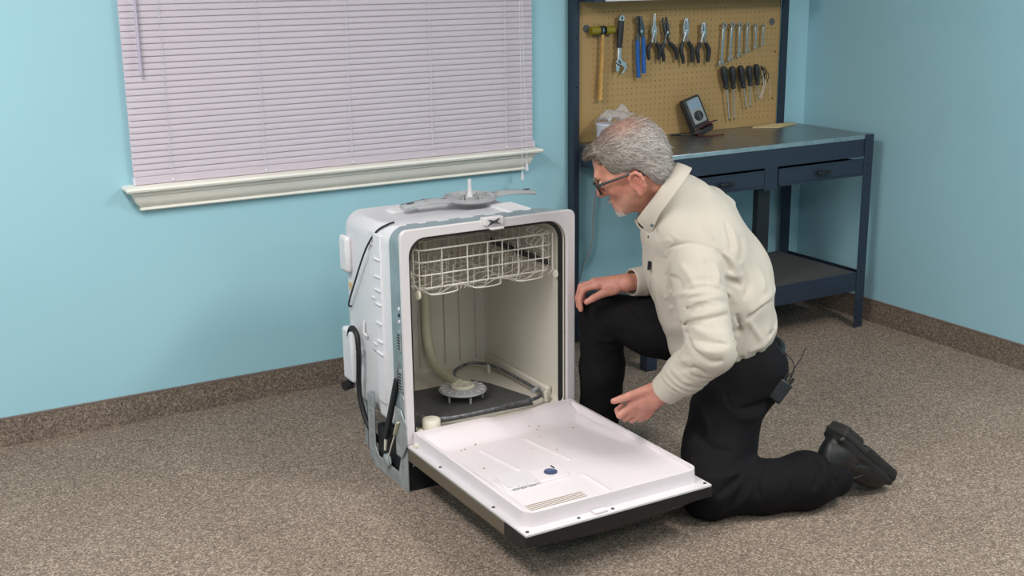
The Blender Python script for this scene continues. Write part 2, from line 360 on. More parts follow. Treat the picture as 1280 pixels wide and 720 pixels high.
MB().prism(sh, TY-.006, TY+.006).build('shank', m_chrome, t, bevel=.0015)
MB().prism([(-1.128, 1.186), (-1.108, 1.177), (-1.112, 1.160), (-1.122, 1.150), (-1.127, 1.154)], TY-.0055, TY+.0055).build('jaw', m_chrome, t, bevel=.0015)
MB().cyl((-1.117, TY-.001, 1.201), (-1.105, TY-.001, 1.188), .007, n=10).build('thumb_wheel', m_dsteel, t)
hook(-1.102, 1.372)
def pliers(name, label, piv, lb, rb, tip, jaw, grip, gmat, jmat, kind, sep=.012, bow=.010):
    px, pz = piv; t = thing(name, label, 'pliers', (px, TY, pz), None)
    for sgn, (bx, bz), yo in ((-1, lb, -.002), (1, rb, .002)):
        tx = px+sgn*sep; tz = pz-.042
        pts = spline([(tx, TY+yo, tz), ((tx+bx)/2+sgn*bow, TY+yo, (tz+bz)/2+.012), (bx+sgn*bow*.25, TY+yo, bz+.02), (bx, TY+yo, bz)], 5)
        k = len(pts); MB().tube(pts, [grip*(.75+.35*math.sin(PI*min(1, .15+i/k))) for i in range(k)], 10, ref=(0, 1, 0)).build('grip', gmat, t)
        MB().tube([(px-sgn*.003, TY+yo, pz+.006), (px+sgn*sep*.6, TY+yo, pz-.022), (tx, TY+yo, tz-.004)], [.0075, .0058, .0052], 8, ref=(0, 1, 0)).build('handle_arm', jmat, t)
    for sgn, yo in ((-1, .002), (1, -.002)):
        MB().prism([(px+sgn*a, pz+c) for a, c in jaw], TY+yo-.005, TY+yo+.005, mt=rotz(px, pz, tip)).build('jaw', jmat, t, bevel=.0012)
    MB().lathe([(.005, 0), (.005, .002), (.0005, .0035)], (px, TY-.008, pz), (0, -1, 0), 10).build('rivet', m_chrome, t)
    hook(px-.014, pz+.03); hook(px+.014, pz+.03)
    return t
JN = [(0, -.012), (.011, -.010), (.012, .012), (.0065, .030), (.0022, .078), (.0004, .078), (.0004, .014), (0, .01)]
JL = [(0, -.014), (.013, -.012), (.0145, .012), (.012, .034), (.006, .056), (.001, .057), (.001, .012)]
JD = [(0, -.012), (.012, -.010), (.0135, .012), (.010, .028), (.004, .044), (.0005, .045), (.0005, .012)]
pliers('needle_nose_pliers', 'black handled needle nose pliers with long thin jaws beside the blue pliers', (-.934, 1.308), (-.958, 1.195), (-.903, 1.193), 0, JN, .0085, m_rubgrip, m_chrome, 0)
t = pliers('slip_joint_pliers', 'black handled slip joint pliers with tilted head, second black pair from the left', (-.866, 1.305), (-.880, 1.185), (-.810, 1.188), math.radians(-12), [(0, -.014), (.010, -.012), (.012, .012), (.012, .050), (.008, .066), (.004, .064), (.002, .02)], .0088, m_rubgrip, m_dsteel, 1, .014)
pliers('linesman_pliers', 'black handled blunt nose pliers, third black pair from the left on the pegboard', (-.765, 1.306), (-.775, 1.171), (-.727, 1.172), 0, JL, .0088, m_rubgrip, m_chrome, 2, .014, .012)
pliers('diagonal_cutters', 'black handled cutters with short pointed jaws, rightmost of the pliers', (-.669, 1.297), (-.692, 1.169), (-.638, 1.170), 0, JD, .0090, m_rubgrip, m_chrome, 3, .014, .012)
# blue tongue and groove pliers
t = thing('groove_pliers', 'groove joint pliers with two long blue grips on the pegboard', 'pliers', (-1.008, TY, 1.31))
MB().tube(spline([(-1.018, TY, 1.278), (-1.016, TY, 1.22), (-1.012, TY, 1.16), (-1.009, TY, 1.124)], 4), .0088, 10).build('grip', m_blue, t)
MB().tube(spline([(-.992, TY-.004, 1.290), (-.988, TY-.004, 1.24), (-.987, TY-.004, 1.18), (-.985, TY-.004, 1.141)], 4), .0088, 10).build('grip', m_blue, t)
MB().prism([(-1.026, 1.272), (-1.011, 1.272), (-.999, 1.318), (-.993, 1.345), (-1.005, 1.372), (-1.020, 1.378), (-1.030, 1.372), (-1.018, 1.360), (-1.015, 1.335), (-1.019, 1.30)], TY-.001, TY+.006).build('jaw', m_dsteel, t, bevel=.001)
MB().prism([(-.999, 1.285), (-.985, 1.285), (-.985, 1.318), (-.992, 1.350), (-1.004, 1.376), (-1.016, 1.380), (-1.011, 1.362), (-1.012, 1.340), (-1.012, 1.312)], TY-.008, TY-.001).build('jaw', m_dsteel, t, bevel=.001)
MB().lathe([(.006, 0), (.006, .002), (.0005, .003)], (-1.003, TY-.008, 1.315), (0, -1, 0), 10).build('rivet', m_chrome, t)
hook(-1.022, 1.352); hook(-.982, 1.330)
# combination wrenches
WR = [((-.554, 1.323), (-.565, 1.162), 1.0), ((-.509, 1.324), (-.516, 1.177), .92), ((-.466, 1.323), (-.465, 1.192), .86), ((-.421, 1.321), (-.420, 1.207), .78), ((-.374, 1.318), (-.372, 1.222), .70), ((-.328, 1.315), (-.330, 1.235), .62)]
OR6 = ['longest combination wrench, leftmost of the six in the graded row', 'second longest combination wrench, second from the left in the graded row', 'third longest combination wrench in the graded row of six', 'third shortest combination wrench in the graded row of six', 'second shortest combination wrench, second from the right in the graded row', 'shortest combination wrench, rightmost of the six beside the round plug']
for (a, c, s), lb in zip(WR, OR6):
    t = thing('combination_wrench', lb, 'wrench', (a[0], TY, a[1]), 'graded combination wrenches on the pegboard')
    r = .0125*s; d = Vector((c[0]-a[0], c[1]-a[1])); ln = d.length; u = d/ln
    MB().ring(arc(a[0], a[1], r, 0, 340, 16), arc(a[0], a[1], r*.58, 0, 340, 16), TY-.004*s-.001, TY+.004*s+.001).build('ring_end', m_chrome, t)
    p0 = Vector(a)+u*r*.9; p1 = Vector(c)-u*.012*s; nrm = Vector((-u.y, u.x))
    MB().prism([tuple(p0+nrm*.0062*s), tuple(p0-nrm*.0062*s), tuple(p1-nrm*.0058*s), tuple(p1+nrm*.0058*s)], TY-.0025, TY+.0025).build('shank', m_chrome, t, bevel=.001)
    q = Vector(c); rot = math.atan2(u.y, u.x)+math.radians(15); cs, sn = math.cos(rot), math.sin(rot)
    jaw = [(-.013, -.006), (-.004, -.0135), (.006, -.0145), (.013, -.009), (.012, -.0065), (.001, -.0065), (-.003, 0), (.001, .0065), (.012, .0065), (.013, .009), (.006, .0145), (-.004, .0135), (-.013, .006)]
    MB().prism([(q.x+s*(x*cs-y*sn), q.y+s*(x*sn+y*cs)) for x, y in jaw], TY-.003*s-.001, TY+.003*s+.001).build('open_end', m_chrome, t, bevel=.0008)
    hook(a[0], a[1]+.002, .02)
# screwdrivers
SD = [((-.556, 1.147), (-.533, 1.048), (-.509, .905), 1.0), ((-.506, 1.145), (-.492, 1.046), (-.481, .906), .95), ((-.460, 1.146), (-.434, 1.046), (-.411, .951), .98), ((-.419, 1.144), (-.405, 1.055), (-.401, .958), .92), ((-.368, 1.148), (-.354, 1.055), (-.341, .990), .88)]
OR5 = ['black handled screwdriver with the longest blade, leftmost below the wrenches', 'black handled screwdriver with a long thin blade, second from the left', 'black handled screwdriver leaning against its neighbour, third from the left', 'black handled screwdriver hanging straight, fourth from the left', 'black handled screwdriver with the shortest blade, beside the black zip ties']
for i, ((a, c, e, s), lb) in enumerate(zip(SD, OR5)):
    y = TY-.004-(.010 if i == 3 else 0); t = thing('screwdriver', lb, 'screwdriver', (a[0], y, a[1]), 'screwdrivers on the pegboard')
    A = Vector((a[0], y, a[1])); C = Vector((c[0], y, c[1])); E_ = Vector((e[0], y, e[1])); d = C-A
    hb_ = MB(); R_ = []
    for k, r in ((0, .006), (.03, .0125), (.12, .0150), (.45, .0155), (.62, .0135), (.78, .0105), (.84, .0105), (.92, .0128), (1, .0080)):
        R_.append((A+d*k, r*s))
    rings = []; uu = d.normalized(); q = Vector((0, 0, 1)).rotation_difference(uu).to_matrix()
    for P, r in R_: rings.append([P+q @ Vector(((r*(1-.10*(j % 2)))*math.cos(2*PI*j/16), (r*(1-.10*(j % 2)))*math.sin(2*PI*j/16), 0)) for j in range(16)])
    hb_.loft(rings).build('handle', m_rubgrip, t)
    MB().tube([C, C+(E_-C)*.93], .0036*s, 8).build('shaft', m_chrome, t)
    MB().tube([C+(E_-C)*.92, C+(E_-C)*.96, E_], [.0036*s, .004*s, .0015], 8, flat=.5).build('tip', m_dsteel, t)
    hook(a[0]+.014, 1.115, .03)
t = thing('zip_tie_bundle', 'small bundle of black and clear zip ties at the right end of the pegboard', 'zip ties', (-.318, TY, 1.12))
random.seed(3)
for k in range(7):
    x0 = -.325+random.uniform(-.012, .012); z1 = 1.135; dx = random.uniform(-.01, .055); ln = random.uniform(.05, .085) if k < 4 else random.uniform(.11, .15)
    MB().tube(spline([(x0, TY+.01*random.random(), z1), (x0+dx*.5+.008, TY-.012, z1-ln*.5), (x0+dx, TY-.002, z1-ln)], 5), .0042 if k < 4 else .0016, 5, flat=.4).build('tie', m_black if k < 4 else m_fixture, t)
hook(-.325, 1.137, .02)
# multimeter leaning on the pegboard
mm = thing('multimeter', 'dark grey multimeter with round dial leaning on the pegboard above the worktop', 'multimeter', (-.71, -.115, .866))
mt = Matrix.Translation((-.708, -.128, .872)) @ Matrix.Rotation(math.radians(-16), 4, 'Y') @ Matrix.Rotation(math.radians(-17), 4, 'X')
def mbox(x0, x1, y0, y1, z0, z1): return MB().box(x0, x1, y0, y1, z0, z1, mt=mt)
MB().prism(rrect(-.045, .045, 0, .165, .012, 4), -.019, .019, mt=mt).build('case', M('meter_case', (44, 46, 50), .55), mm, bevel=.004)
MB().prism(rrect(-.032, .034, .046, .155, .006, 4), -.0215, -.019, mt=mt).build('face_plate', m_mgrey, mm, bevel=.001)
MB().prism(rrect(-.049, .049, -.003, .040, .016, 4), -.030, .020, mt=mt).build('holster', M('meter_case', (44, 46, 50), .55), mm, bevel=.006)
mbox(-.029, .031, -.023, -.0215, .110, .150).build('screen', m_lcd, mm, smooth=False)
q = MB(); q.v = []; ring = [(.022*math.cos(2*PI*k/20), .022*math.sin(2*PI*k/20)+.078) for k in range(20)]
MB().prism(ring, -.027, -.0215, mt=mt).build('dial', m_black, mm, bevel=.001)
mbox(-.003, .003, -.030, -.027, .060, .096).build('dial_pointer', m_greyd, mm, smooth=False)
for k, mtl in ((-.018, m_black), (0.002, m_black), (.024, m_red)):
    P = mt @ Vector((k, -.031, .024)); MB().lathe([(.006, 0), (.006, .012), (.003, .022)], P, (0, -1, .2), 10).build('jack_plug', mtl, mm)
P0 = mt @ Vector((.024, -.046, .032)); P1 = mt @ Vector((.002, -.046, .032))
MB().tube(spline([P0, (-.690, -.20, .935), (-.735, -.195, .925), (-.770, -.16, .888), (-.755, -.19, .870), (-.66, -.20, .8695), (-.64, -.19, .8695)], 6), .0028, 6).build('test_lead', M('lead_maroon', (78, 26, 30), .5), mm)
MB().tube(spline([P1, (-.715, -.205, .915), (-.765, -.17, .885), (-.80, -.13, .872), (-.825, -.12, .8715)], 6), .003, 6).build('test_lead', m_black, mm)
MB().cyl((-.868, -.115, .8735), (-.82, -.12, .8735), .005, n=8).build('probe', m_black, mm)
# flattened cardboard at the back of the worktop
t = thing('cardboard_piece', 'flat piece of tan cardboard lying at the back right of the worktop', 'cardboard', (-.26, -.10, .866))
MB().prism([(-.40, -.10), (-.30, -.16), (-.135, -.10), (-.14, -.06), (-.24, -.058), (-.36, -.062)], .8668, .8695, ax='z').build('sheet', m_card, t, smooth=False)
MB().prism([(-.33, -.10), (-.24, -.13), (-.20, -.075), (-.26, -.062)], .870, .8725, ax='z').build('flap', m_card, t, smooth=False)
# clear bag with a white tub behind the man's head
t = thing('plastic_tub', 'white plastic tub standing on the worktop behind the man', 'tub', (-1.235, -.16, .866))
MB().lathe([(.036, 0), (.039, .003), (.046, .085), (.048, .087), (.048, .092), (.045, .092), (.041, .01), (.0005, .009)], (-1.232, -.16, .8665), n=24).build('wall', m_fixture, t)
m_bag = M('clear_bag', (232, 228, 232), .25, trans=.35, alpha=.55)
t = thing('plastic_bag', 'crumpled clear plastic bag lying over the white tub behind the man', 'bag', (-1.19, -.16, .96))
rng = np.random.RandomState(5); gb = MB(); nu, nv = 14, 10; P = []
for i in range(nu):
    for j in range(nv):
        u = i/(nu-1); v = j/(nv-1); x = -1.262+.145*u; y = -.215+.11*v
        z = .972+.050*u+.020*math.sin(3*PI*u+4*v)*.5+rng.uniform(-.006, .006)-(.03*(1-v) if u > .4 else 0)
        P.append((x, y, z))
gb.add(P, [(i*nv+j, (i+1)*nv+j, (i+1)*nv+j+1, i*nv+j+1) for i in range(nu-1) for j in range(nv-1)])
o = gb.build('film', m_bag, t); sd = o.modifiers.new('thick', 'SOLIDIFY'); sd.thickness = .0015
jar = thing('clear_jar', 'small clear jar standing left of the white tub on the worktop', 'jar', (-1.278, -.20, .866))
MB().lathe([(.022, 0), (.024, .004), (.024, .055), (.020, .062), (.020, .07)], (-1.270, -.245, .8665), n=18).build('glass', m_bag, jar)
MB().lathe([(.0215, 0), (.0215, .012), (.0005, .013)], (-1.270, -.245, .9365), n=18).build('lid', m_fixture, jar)
# grey cord hanging under the bench
t = MB().tube(spline([(-1.150, -.02, .80), (-1.176, -.02, .72), (-1.194, -.02, .62), (-1.204, -.02, .54), (-1.206, -.02, .46), (-1.222, -.02, .385), (-1.255, -.02, .325), (-1.275, -.022, .262)], 6), .0035, 7).build('power_cord', m_cordg)
t['label'] = 'grey power cord hanging down the wall under the left end of the workbench'; t['category'] = 'cord'
# ---------------------------------------------------------------- dishwasher
FX0, FX1, FY = -2.613, -2.000, -1.100
dw = thing('dishwasher', 'white dishwasher standing on the carpet with its door open flat and panels removed', 'dishwasher', (-2.306, -.85, 0))
def rr3(x0, x1, z0, z1, r, y, n=6): return [(a, y, c) for a, c in rrect(x0, x1, z0, z1, r, n)]
# outer shell: front collar, step, back body
b = MB()
R4 = (.02, .02, .055, .055)
b.loft([rr3(-2.590, -2.024, .172, .824, R4, -1.040), rr3(-2.592, -2.022, .170, .826, R4, -1.00), rr3(-2.590, -2.024, .172, .822, R4, -.850), rr3(-2.580, -2.030, .172, .815, R4, -.842),
        rr3(-2.578, -2.032, .174, .815, R4, -.60), rr3(-2.570, -2.040, .180, .806, R4, -.572), rr3(-2.545, -2.069, .205, .775, R4, -.560)], caps=False)
b.add([(x, -.560, z) for x, z in rrect(-2.545, -2.069, .205, .775, R4, 6)], [tuple(range(28))])
tub = b.build('tub_shell', m_tubout, dw, ang=50)
# inner liner
b = MB(); RI = (.03, .03, .05, .05)
b.loft([rr3(-2.578, -2.035, .182, .812, (.03, .03, .07, .07), -1.090), rr3(-2.562, -2.042, .186, .802, RI, -1.04), rr3(-2.554, -2.046, .188, .800, RI, -.60), rr3(-2.545, -2.056, .194, .792, RI, -.584)], caps=False)
b.add(rr3(-2.545, -2.056, .194, .792, RI, -.584), [tuple(range(28))])
lin_ = b.build('tub_liner', m_tubin, dw, ang=50)
for x in (-2.50, -2.44, -2.375, -2.315, -2.215, -2.155, -2.09):
    B(x-.004, x+.004, -.592, -.583, .215, .79).build('wall_rib', m_tubin, lin_, bevel=.002)
B(-2.53, -2.05, -.590, -.583, .730, .738).build('wall_rib', m_tubin, lin_, bevel=.002)
B(-2.066, -2.044, -1.03, -.60, .187, .232).build('wall_ledge', m_tubin, lin_, bevel=.008)
# flange round the opening
fl_ = MB().ring(rrect(FX0, FX1, .165, .840, (.004, .004, .022, .022), 6), rrect(-2.586, -2.030, .185, .812, (.02, .02, .075, .055), 6), FY, FY+.016).build('front_flange', m_white, dw, bevel=.003)
b = MB(); lp = rrect(-2.588, -2.035, .15, .811, (.02, .02, .070, .052), 6); lp = lp[10:]
b.tube([(x, FY+.028, z) for x, z in [(-2.035, .185)]+lp+[(-2.588, .185)]], .0115, 8); b.build('gasket', m_gasket, dw)
# galvanised strap behind the flange
o1 = rrect(-2.606, -2.008, .15, .833, (.004, .004, .05, .05), 6)
b = MB(); b.ring(o1, rrect(-2.594, -2.020, .16, .822, (.004, .004, .045, .045), 6), FY+.016, -1.000)
strap = b.build('strap', m_strap, dw, bevel=.002)
for k in range(7):
    x = -2.54+.075*k+.01*math.sin(5*k); B(x, x+.035, -1.010, -.990, .8305, .8340).build('strap_tab', m_strap, strap, bevel=.001)
MB().box(-2.12, -2.07, -1.078, -1.05, .833, .838).build('strap_tab', m_galv, strap, bevel=.001)
for z, mtl in ((.592, m_fixture), (.572, m_black), (.552, m_fixture)): MB().lathe([(.006, 0), (.006, .002), (.0005, .0025)], (-2.606, -1.058, z), (-1, 0, 0), 10).build('screw', mtl, strap)
for z0, z1 in ((.46, .525), (.33, .40)):
    s_ = MB().box(-2.613, -2.606, -1.075, -1.048, z0, z1).build('slotted_plate', m_galv, strap, bevel=.001)
    for k in range(6): z = z0+.006+(z1-z0-.012)*k/6; B(-2.6145, -2.613, -1.070, -1.053, z, z+.004).build('slot', m_black, s_, smooth=False)
# latch strike
lt = MB().box(-2.335, -2.265, FY-.006, FY+.02, .824, .848).build('latch_strike', m_white, dw, bevel=.002)
MB().prism([(-2.320, .843), (-2.300, .838), (-2.280, .844), (-2.290, .834), (-2.278, .826), (-2.300, .830), (-2.322, .824), (-2.310, .834)], FY-.010, FY-.006).build('catch', m_dsteel, lt)
B(-2.318, -2.272, FY-.022, FY-.004, .812, .818).build('catch_lip', m_white, lt, bevel=.002)
# ribs and ledges on the left outer side
for (y0, y1, x) in ((-.912, -.856, -2.597), (-.842, -.796, -2.587)):
    r_ = B(x, x+.02, y0, y1, .235 if y0 < -.85 else .39, .79).build('side_rib', m_tubout, tub, bevel=.004)
for z in (.708, .652, .608, .562, .50, .44, .40): B(-2.602, -2.585, -.907, -.864, z, z+.005).build('side_ledge', m_tubout, tub, bevel=.001)
for z in (.745, .57, .415): B(-2.592, -2.575, -.844, -.812, z, z+.005).build('side_ledge', m_tubout, tub, bevel=.001)
MB().box(-2.600, -2.575, -.642, -.575, .610, .735).build('side_boss', m_tubout, tub, bevel=.012)
B(-2.5815, -2.574, -.63, -.607, .55, .575).build('tape', m_card, tub, smooth=False)
for (x, y, xx, yy_) in ((-2.42, -.70, .10, .06), (-2.20, -.62, .16, .04), (-2.12, -.90, .10, .16)):
    MB().box(x-xx/2, x+xx/2, y-yy_/2, y+yy_/2, .80, .822 if y > -.8 else .828).build('top_boss', m_tubout, tub, bevel=.008)
# vent box and hoses low on the left side
vb = MB().box(-2.608, -2.576, -.668, -.585, .235, .420).build('vent_box', m_tubout, dw, bevel=.010)
MB().box(-2.606, -2.58, -.715, -.69, .345, .36).build('hose_clip', m_tubout, dw, bevel=.002)
MB().tube([(-2.585, -.735, .47), (-2.588, -.735, .43), (-2.588, -.76, .425)], .004, 6).build('hose_hook', m_tubout, dw)
hp = spline([(-2.60, -.635, .395), (-2.602, -.655, .425), (-2.605, -.69, .435), (-2.608, -.725, .415), (-2.610, -.735, .36), (-2.608, -.725, .30), (-2.606, -.715, .25), (-2.606, -.725, .19), (-2.600, -.765, .12), (-2.58, -.83, .07), (-2.55, -.90, .05)], 7)
MB().tube(hp, .0088, 10).build('drain_hose', m_rub, dw)
MB().cyl((-2.588, -.606, .215), (-2.618, -.612, .213), .017, n=16).build('inlet_cap', m_rub, dw)
MB().tube(spline([(-2.548, -.92, .829), (-2.565, -.91, .822), (-2.587, -.87, .795), (-2.597, -.80, .725), (-2.596, -.70, .60), (-2.592, -.625, .503), (-2.575, -.615, .49)], 7), .0032, 7).build('power_cable', m_black, dw)
# base frame: brackets left and right, rear legs, kick plate
for sx, x in ((-1, -2.606), (1, -2.006)):
    b = MB()
    b.prism([(-.835, .245), (-.785, .245), (-.785, .05), (-.80, .015), (-.83, 0), (-1.085, 0), (-1.085, .30), (-1.045, .33), (-1.035, .10), (-1.015, .045), (-.86, .045), (-.835, .07)], x-.002, x+.002, ax='x')
    b.box(min(x, x-sx*.022), max(x, x-sx*.022), -.790, -.786, .02, .245)
    b.box(min(x, x-sx*.022), max(x, x-sx*.022), -1.08, -.83, 0, .003)
    fr = b.build('side_bracket', m_galv, dw, bevel=.001)
    B(x-sx*.06-.014, x-sx*.06+.014, -.66, -.64, 0, .20).build('rear_leg', m_galv, dw, bevel=.001)
    if sx < 0:
        for y, z in ((-.81, .19), (-.81, .10), (-1.06, .20), (-1.055, .08)): MB().lathe([(.006, 0), (.005, .002), (.0005, .0025)], (x-.002, y, z), (-1, 0, 0), 8).build('rivet', m_chrome, fr)
MB().prism([(-1.10, .165), (-1.10, .23), (-1.06, .27), (-1.02, .27), (-1.02, .11), (-1.06, .11)], -2.616, -2.612, ax='x').build('hinge_plate', m_galv, dw, bevel=.001)
kp = MB().box(-2.600, -2.012, -1.080, -1.068, 0, .118).build('kick_plate', m_black, dw, bevel=.002)
B(-2.598, -2.014, -1.066, -.84, .003, .150).build('base_pan', m_navyd, dw, smooth=False)
for x in (-2.585, -2.56): MB().lathe([(.004, 0), (.003, .002), (.0005, .0025)], (x, -1.080, .085), (0, -1, 0), 8).build('screw', m_chrome, kp)
# door spring, pulley and link on the left
k = 70; A = Vector((-2.616, -1.045, .365)); C = Vector((-2.612, -.935, .135))
MB().tube([A+(C-A)*(i/k) for i in range(k+1)], [.0105 if i % 2 else .0085 for i in range(k+1)], 10).build('door_spring', m_rub, dw)
MB().tube([A, A+Vector((0, -.006, .035)), A+Vector((.004, -.012, .060))], .0025, 6).build('spring_hook', m_chrome, dw)
MB().cyl(C, C+Vector((0, .010, -.045)), .006, .0045, n=10).build('spring_link', m_hub, dw)
MB().lathe([(.018, 0), (.022, .003), (.018, .007), (.022, .011), (.018, .014), (.0005, .014)], (-2.608, -.945, .062), (-1, 0, 0), 20).build('pulley', m_galv, dw)
MB().tube([(-2.619, -.945, .050), (-2.622, -1.035, .195)], [.0022, .0022], 6).build('link_rod', m_hub, dw)
MB().tube([(-2.622, -1.025, .180), (-2.622, -1.040, .205), (-2.622, -1.055, .228)], [.006, .0075, .006], 8, flat=.6).build('link_clip', m_tube, dw)
# inside the tub: screen, pump cover, riser tube, heater, float
FZ = .1905
MB().prism([(-2.548, -1.03), (-2.548, -.77), (-2.50, -.735), (-2.19, -.735), (-2.155, -.80), (-2.105, -.985), (-2.13, -1.045)], FZ-.004, FZ+.003, ax='z').build('filter_screen', m_screen, dw)
hc = Vector((-2.303, -.880, 0)); HZ = .222
f = MB(); f.lathe([(.030, -.004), (.078, -.002), (.081, .002), (.078, .006), (.060, .010), (.040, .012), (.030, .012)], (hc.x, hc.y, HZ), n=36)
pc = f.build('pump_cover', m_grey, dw)
for i in range(16):
    a = 2*PI*i/16; ca, sa = math.cos(a), math.sin(a)
    mtr = Matrix.Translation((hc.x, hc.y, HZ+.0085)) @ Matrix.Rotation(a, 4, 'Z'); MB().box(.040, .074, -.0014, .0014, -.001, .0022, mt=mtr).build('cover_rib', m_white, pc, smooth=False)
MB().lathe([(.022, -.012), (.040, .010), (.041, .016), (.036, .020), (.030, .020), (.028, .013), (.020, .012), (.018, .016), (.012, .016), (.011, .010), (.0005, .010)], (hc.x, hc.y, HZ), n=30).build('hub', m_hub, dw)
for a in (200, 265, 330, 40, 120):
    q = Vector((math.cos(math.radians(a)), math.sin(math.radians(a)), 0)); p = hc+q*.066
    MB().tube([(p.x, p.y, HZ), (p.x, p.y, FZ+.002)], [.0055, .0035], 6).build('foot', m_grey, pc)
MB().tube(spline([(-2.300, -.605, .80), (-2.300, -.606, .60), (-2.300, -.608, .42), (-2.300, -.615, .33), (-2.301, -.655, .262), (-2.302, -.72, .236), (-2.303, -.80, .231), (-2.303, -.855, .232)], 7), [.017]*43+[.017, .018, .018, .019, .019, .019, .019], 12).build('water_tube', m_tube, dw)
hp = spline([(-2.235, -.690, FZ), (-2.235, -.690, .205), (-2.222, -.678, .220), (-2.16, -.655, .224), (-2.118, -.672, .223), (-2.092, -.74, .222), (-2.086, -.86, .220), (-2.084, -.99, .217), (-2.090, -1.035, .215), (-2.13, -1.060, .213), (-2.22, -1.066, .212), (-2.36, -1.068, .211), (-2.46, -1.062, .212), (-2.520, -1.02, .214), (-2.534, -.92, .217), (-2.536, -.76, .220), (-2.530, -.660, .222), (-2.50, -.632, .224), (-2.45, -.628, .222), (-2.425, -.630, .208), (-2.425, -.630, FZ)], 7)
he = MB().tube(hp, .0058, 9).build('heating_element', m_elem, dw)
for (x, y) in ((-2.235, -.690), (-2.425, -.630)): MB().lathe([(.014, 0), (.014, .004), (.007, .008), (.0005, .008)], (x, y, FZ), n=14).build('heater_nut', m_black, he)
for (x, y) in ((-2.080, -1.048), (-2.105, -.700)):
    MB().box(x-.004, x+.004, y-.008, y+.008, FZ, .226).build('heater_clip', m_hub, he, bevel=.001)
MB().cyl((-2.104, -1.004, .216), (-2.070, -.985, .217), .0085, n=10).build('heater_clamp', m_galv, he)
MB().lathe([(.027, -.045), (.0290, 0), (.0290, .034), (.0265, .0385), (.0005, .0395)], (-2.513, -1.066, .184), n=26).build('float_cylinder', m_hub, dw)
MB().lathe([(.012, 0), (.011, .02), (.007, .03), (.0005, .03)], (-2.560, -1.085, .172), n=14).build('float_guide', m_hub, dw)
# rack rails on the tub walls
for x, s_ in ((-2.044, -1), (-2.555, 1)):
    B(min(x, x+s_*.010), max(x, x+s_*.010), -1.02, -.62, .645, .663).build('rack_rail', m_dsteel, dw, bevel=.002)

# ---- the open door: flat out towards the camera
dr = MB().prism([(FX0, -1.812), (FX1, -1.812), (FX1, -1.098), (FX0, -1.098)], .157, .1645, ax='z').build('door', m_white, dw, bevel=.0015)
# liner as one moulded surface
LX0, LX1, LY0, LY1, RZ = -2.592, -2.020, -1.780, -1.105, .2055
def sst(a, b_, x): t = np.clip((x-a)/(b_-a), 0, 1); return t*t*(3-2*t)
def linerz(x, y):
    fl0 = .1985-.0265*sst(-1.60, -1.22, y)                        # floor falls towards the hinge
    right = sst(-2.16, -2.12, x)*sst(-1.58, -1.46, y)
    dR = LX1-x; dL = x-LX0; dF = y-LY0; dB = LY1-y
    edge = np.minimum(np.minimum(dL/.010, dR/.010), dF/.010)
    wallR = (1-sst(.012, .062, dR))*sst(-1.63, -1.58, y)
    wallL = (1-sst(.008, .034, dL))
    notch = np.exp(-(((x+2.24)/.085)**2)**2)                       # scooped dip in the middle of the hinge wall
    top = .2065-.014*notch
    wallB = 1-sst(.018, .125, dB)
    z = fl0 + np.maximum(wallR*.55, 0)*(RZ-fl0)
    z = np.maximum(z, fl0+wallL*(RZ-fl0)); z = np.maximum(z, fl0+wallB*(top-fl0))
    z = np.where(edge < 1, np.maximum(z, RZ-.0006*(edge < .4)), z)
    corner = (dB < .03)
    z = np.where(corner, np.minimum(z, top), z)
    # groove along the right rim
    z = z - .006*np.exp(-((dR-.018)/.004)**2)*sst(-1.66, -1.60, y)*(dB > .03)
    for (rx, y0, y1) in ((-2.449, -1.50, -1.27), (-2.287, -1.51, -1.27), (-2.315, -1.765, -1.635)):
        z = z + .0045*np.exp(-((x-rx)/.006)**2)*sst(y0-.004, y0+.004, y)*(1-sst(y1-.004, y1+.02, y))
    return z
nx, ny = 180, 210
xs = np.linspace(LX0, LX1, nx); ys = np.linspace(LY0, LY1, ny)
# rounded corners by pulling the grid in near the front corners
def rc(x, y, r=.035):
    cx = min(max(x, LX0+r), LX1-r); cy = max(y, LY0+r)
    dx, dy = x-cx, y-cy; d = max(abs(dx), abs(dy)); h = math.hypot(dx, dy)
    if dx and dy and h > 1e-9: s_ = d/h; return cx+dx*s_, cy+dy*s_
    return x, y
G = np.array([[rc(x, y) for x in xs] for y in ys]); XX, YY = np.meshgrid(xs, ys)
ZZ = linerz(XX, YY)
vs = np.dstack([G, ZZ]).reshape(-1, 3).tolist(); idx = lambda j, i: j*nx+i
fs = [(idx(j, i), idx(j, i+1), idx(j+1, i+1), idx(j+1, i)) for j in range(ny-1) for i in range(nx-1)]
per = [(0, i) for i in range(nx)]+[(j, nx-1) for j in range(1, ny)]+[(ny-1, i) for i in range(nx-2, -1, -1)]+[(j, 0) for j in range(ny-2, 0, -1)]
n0 = len(vs); cx0, cy0 = (LX0+LX1)/2, (LY0+LY1)/2
for (j, i) in per:
    x, y, z = vs[idx(j, i)]; vs.append((cx0+(x-cx0)*1.008, cy0+(y-cy0)*1.006, .1640))
k = len(per); fs += [(idx(*per[a]), n0+a, n0+(a+1) % k, idx(*per[(a+1) % k])) for a in range(k)]
b = MB(); b.add(vs, fs); b.build('door_liner', m_doorw, dr, ang=48)
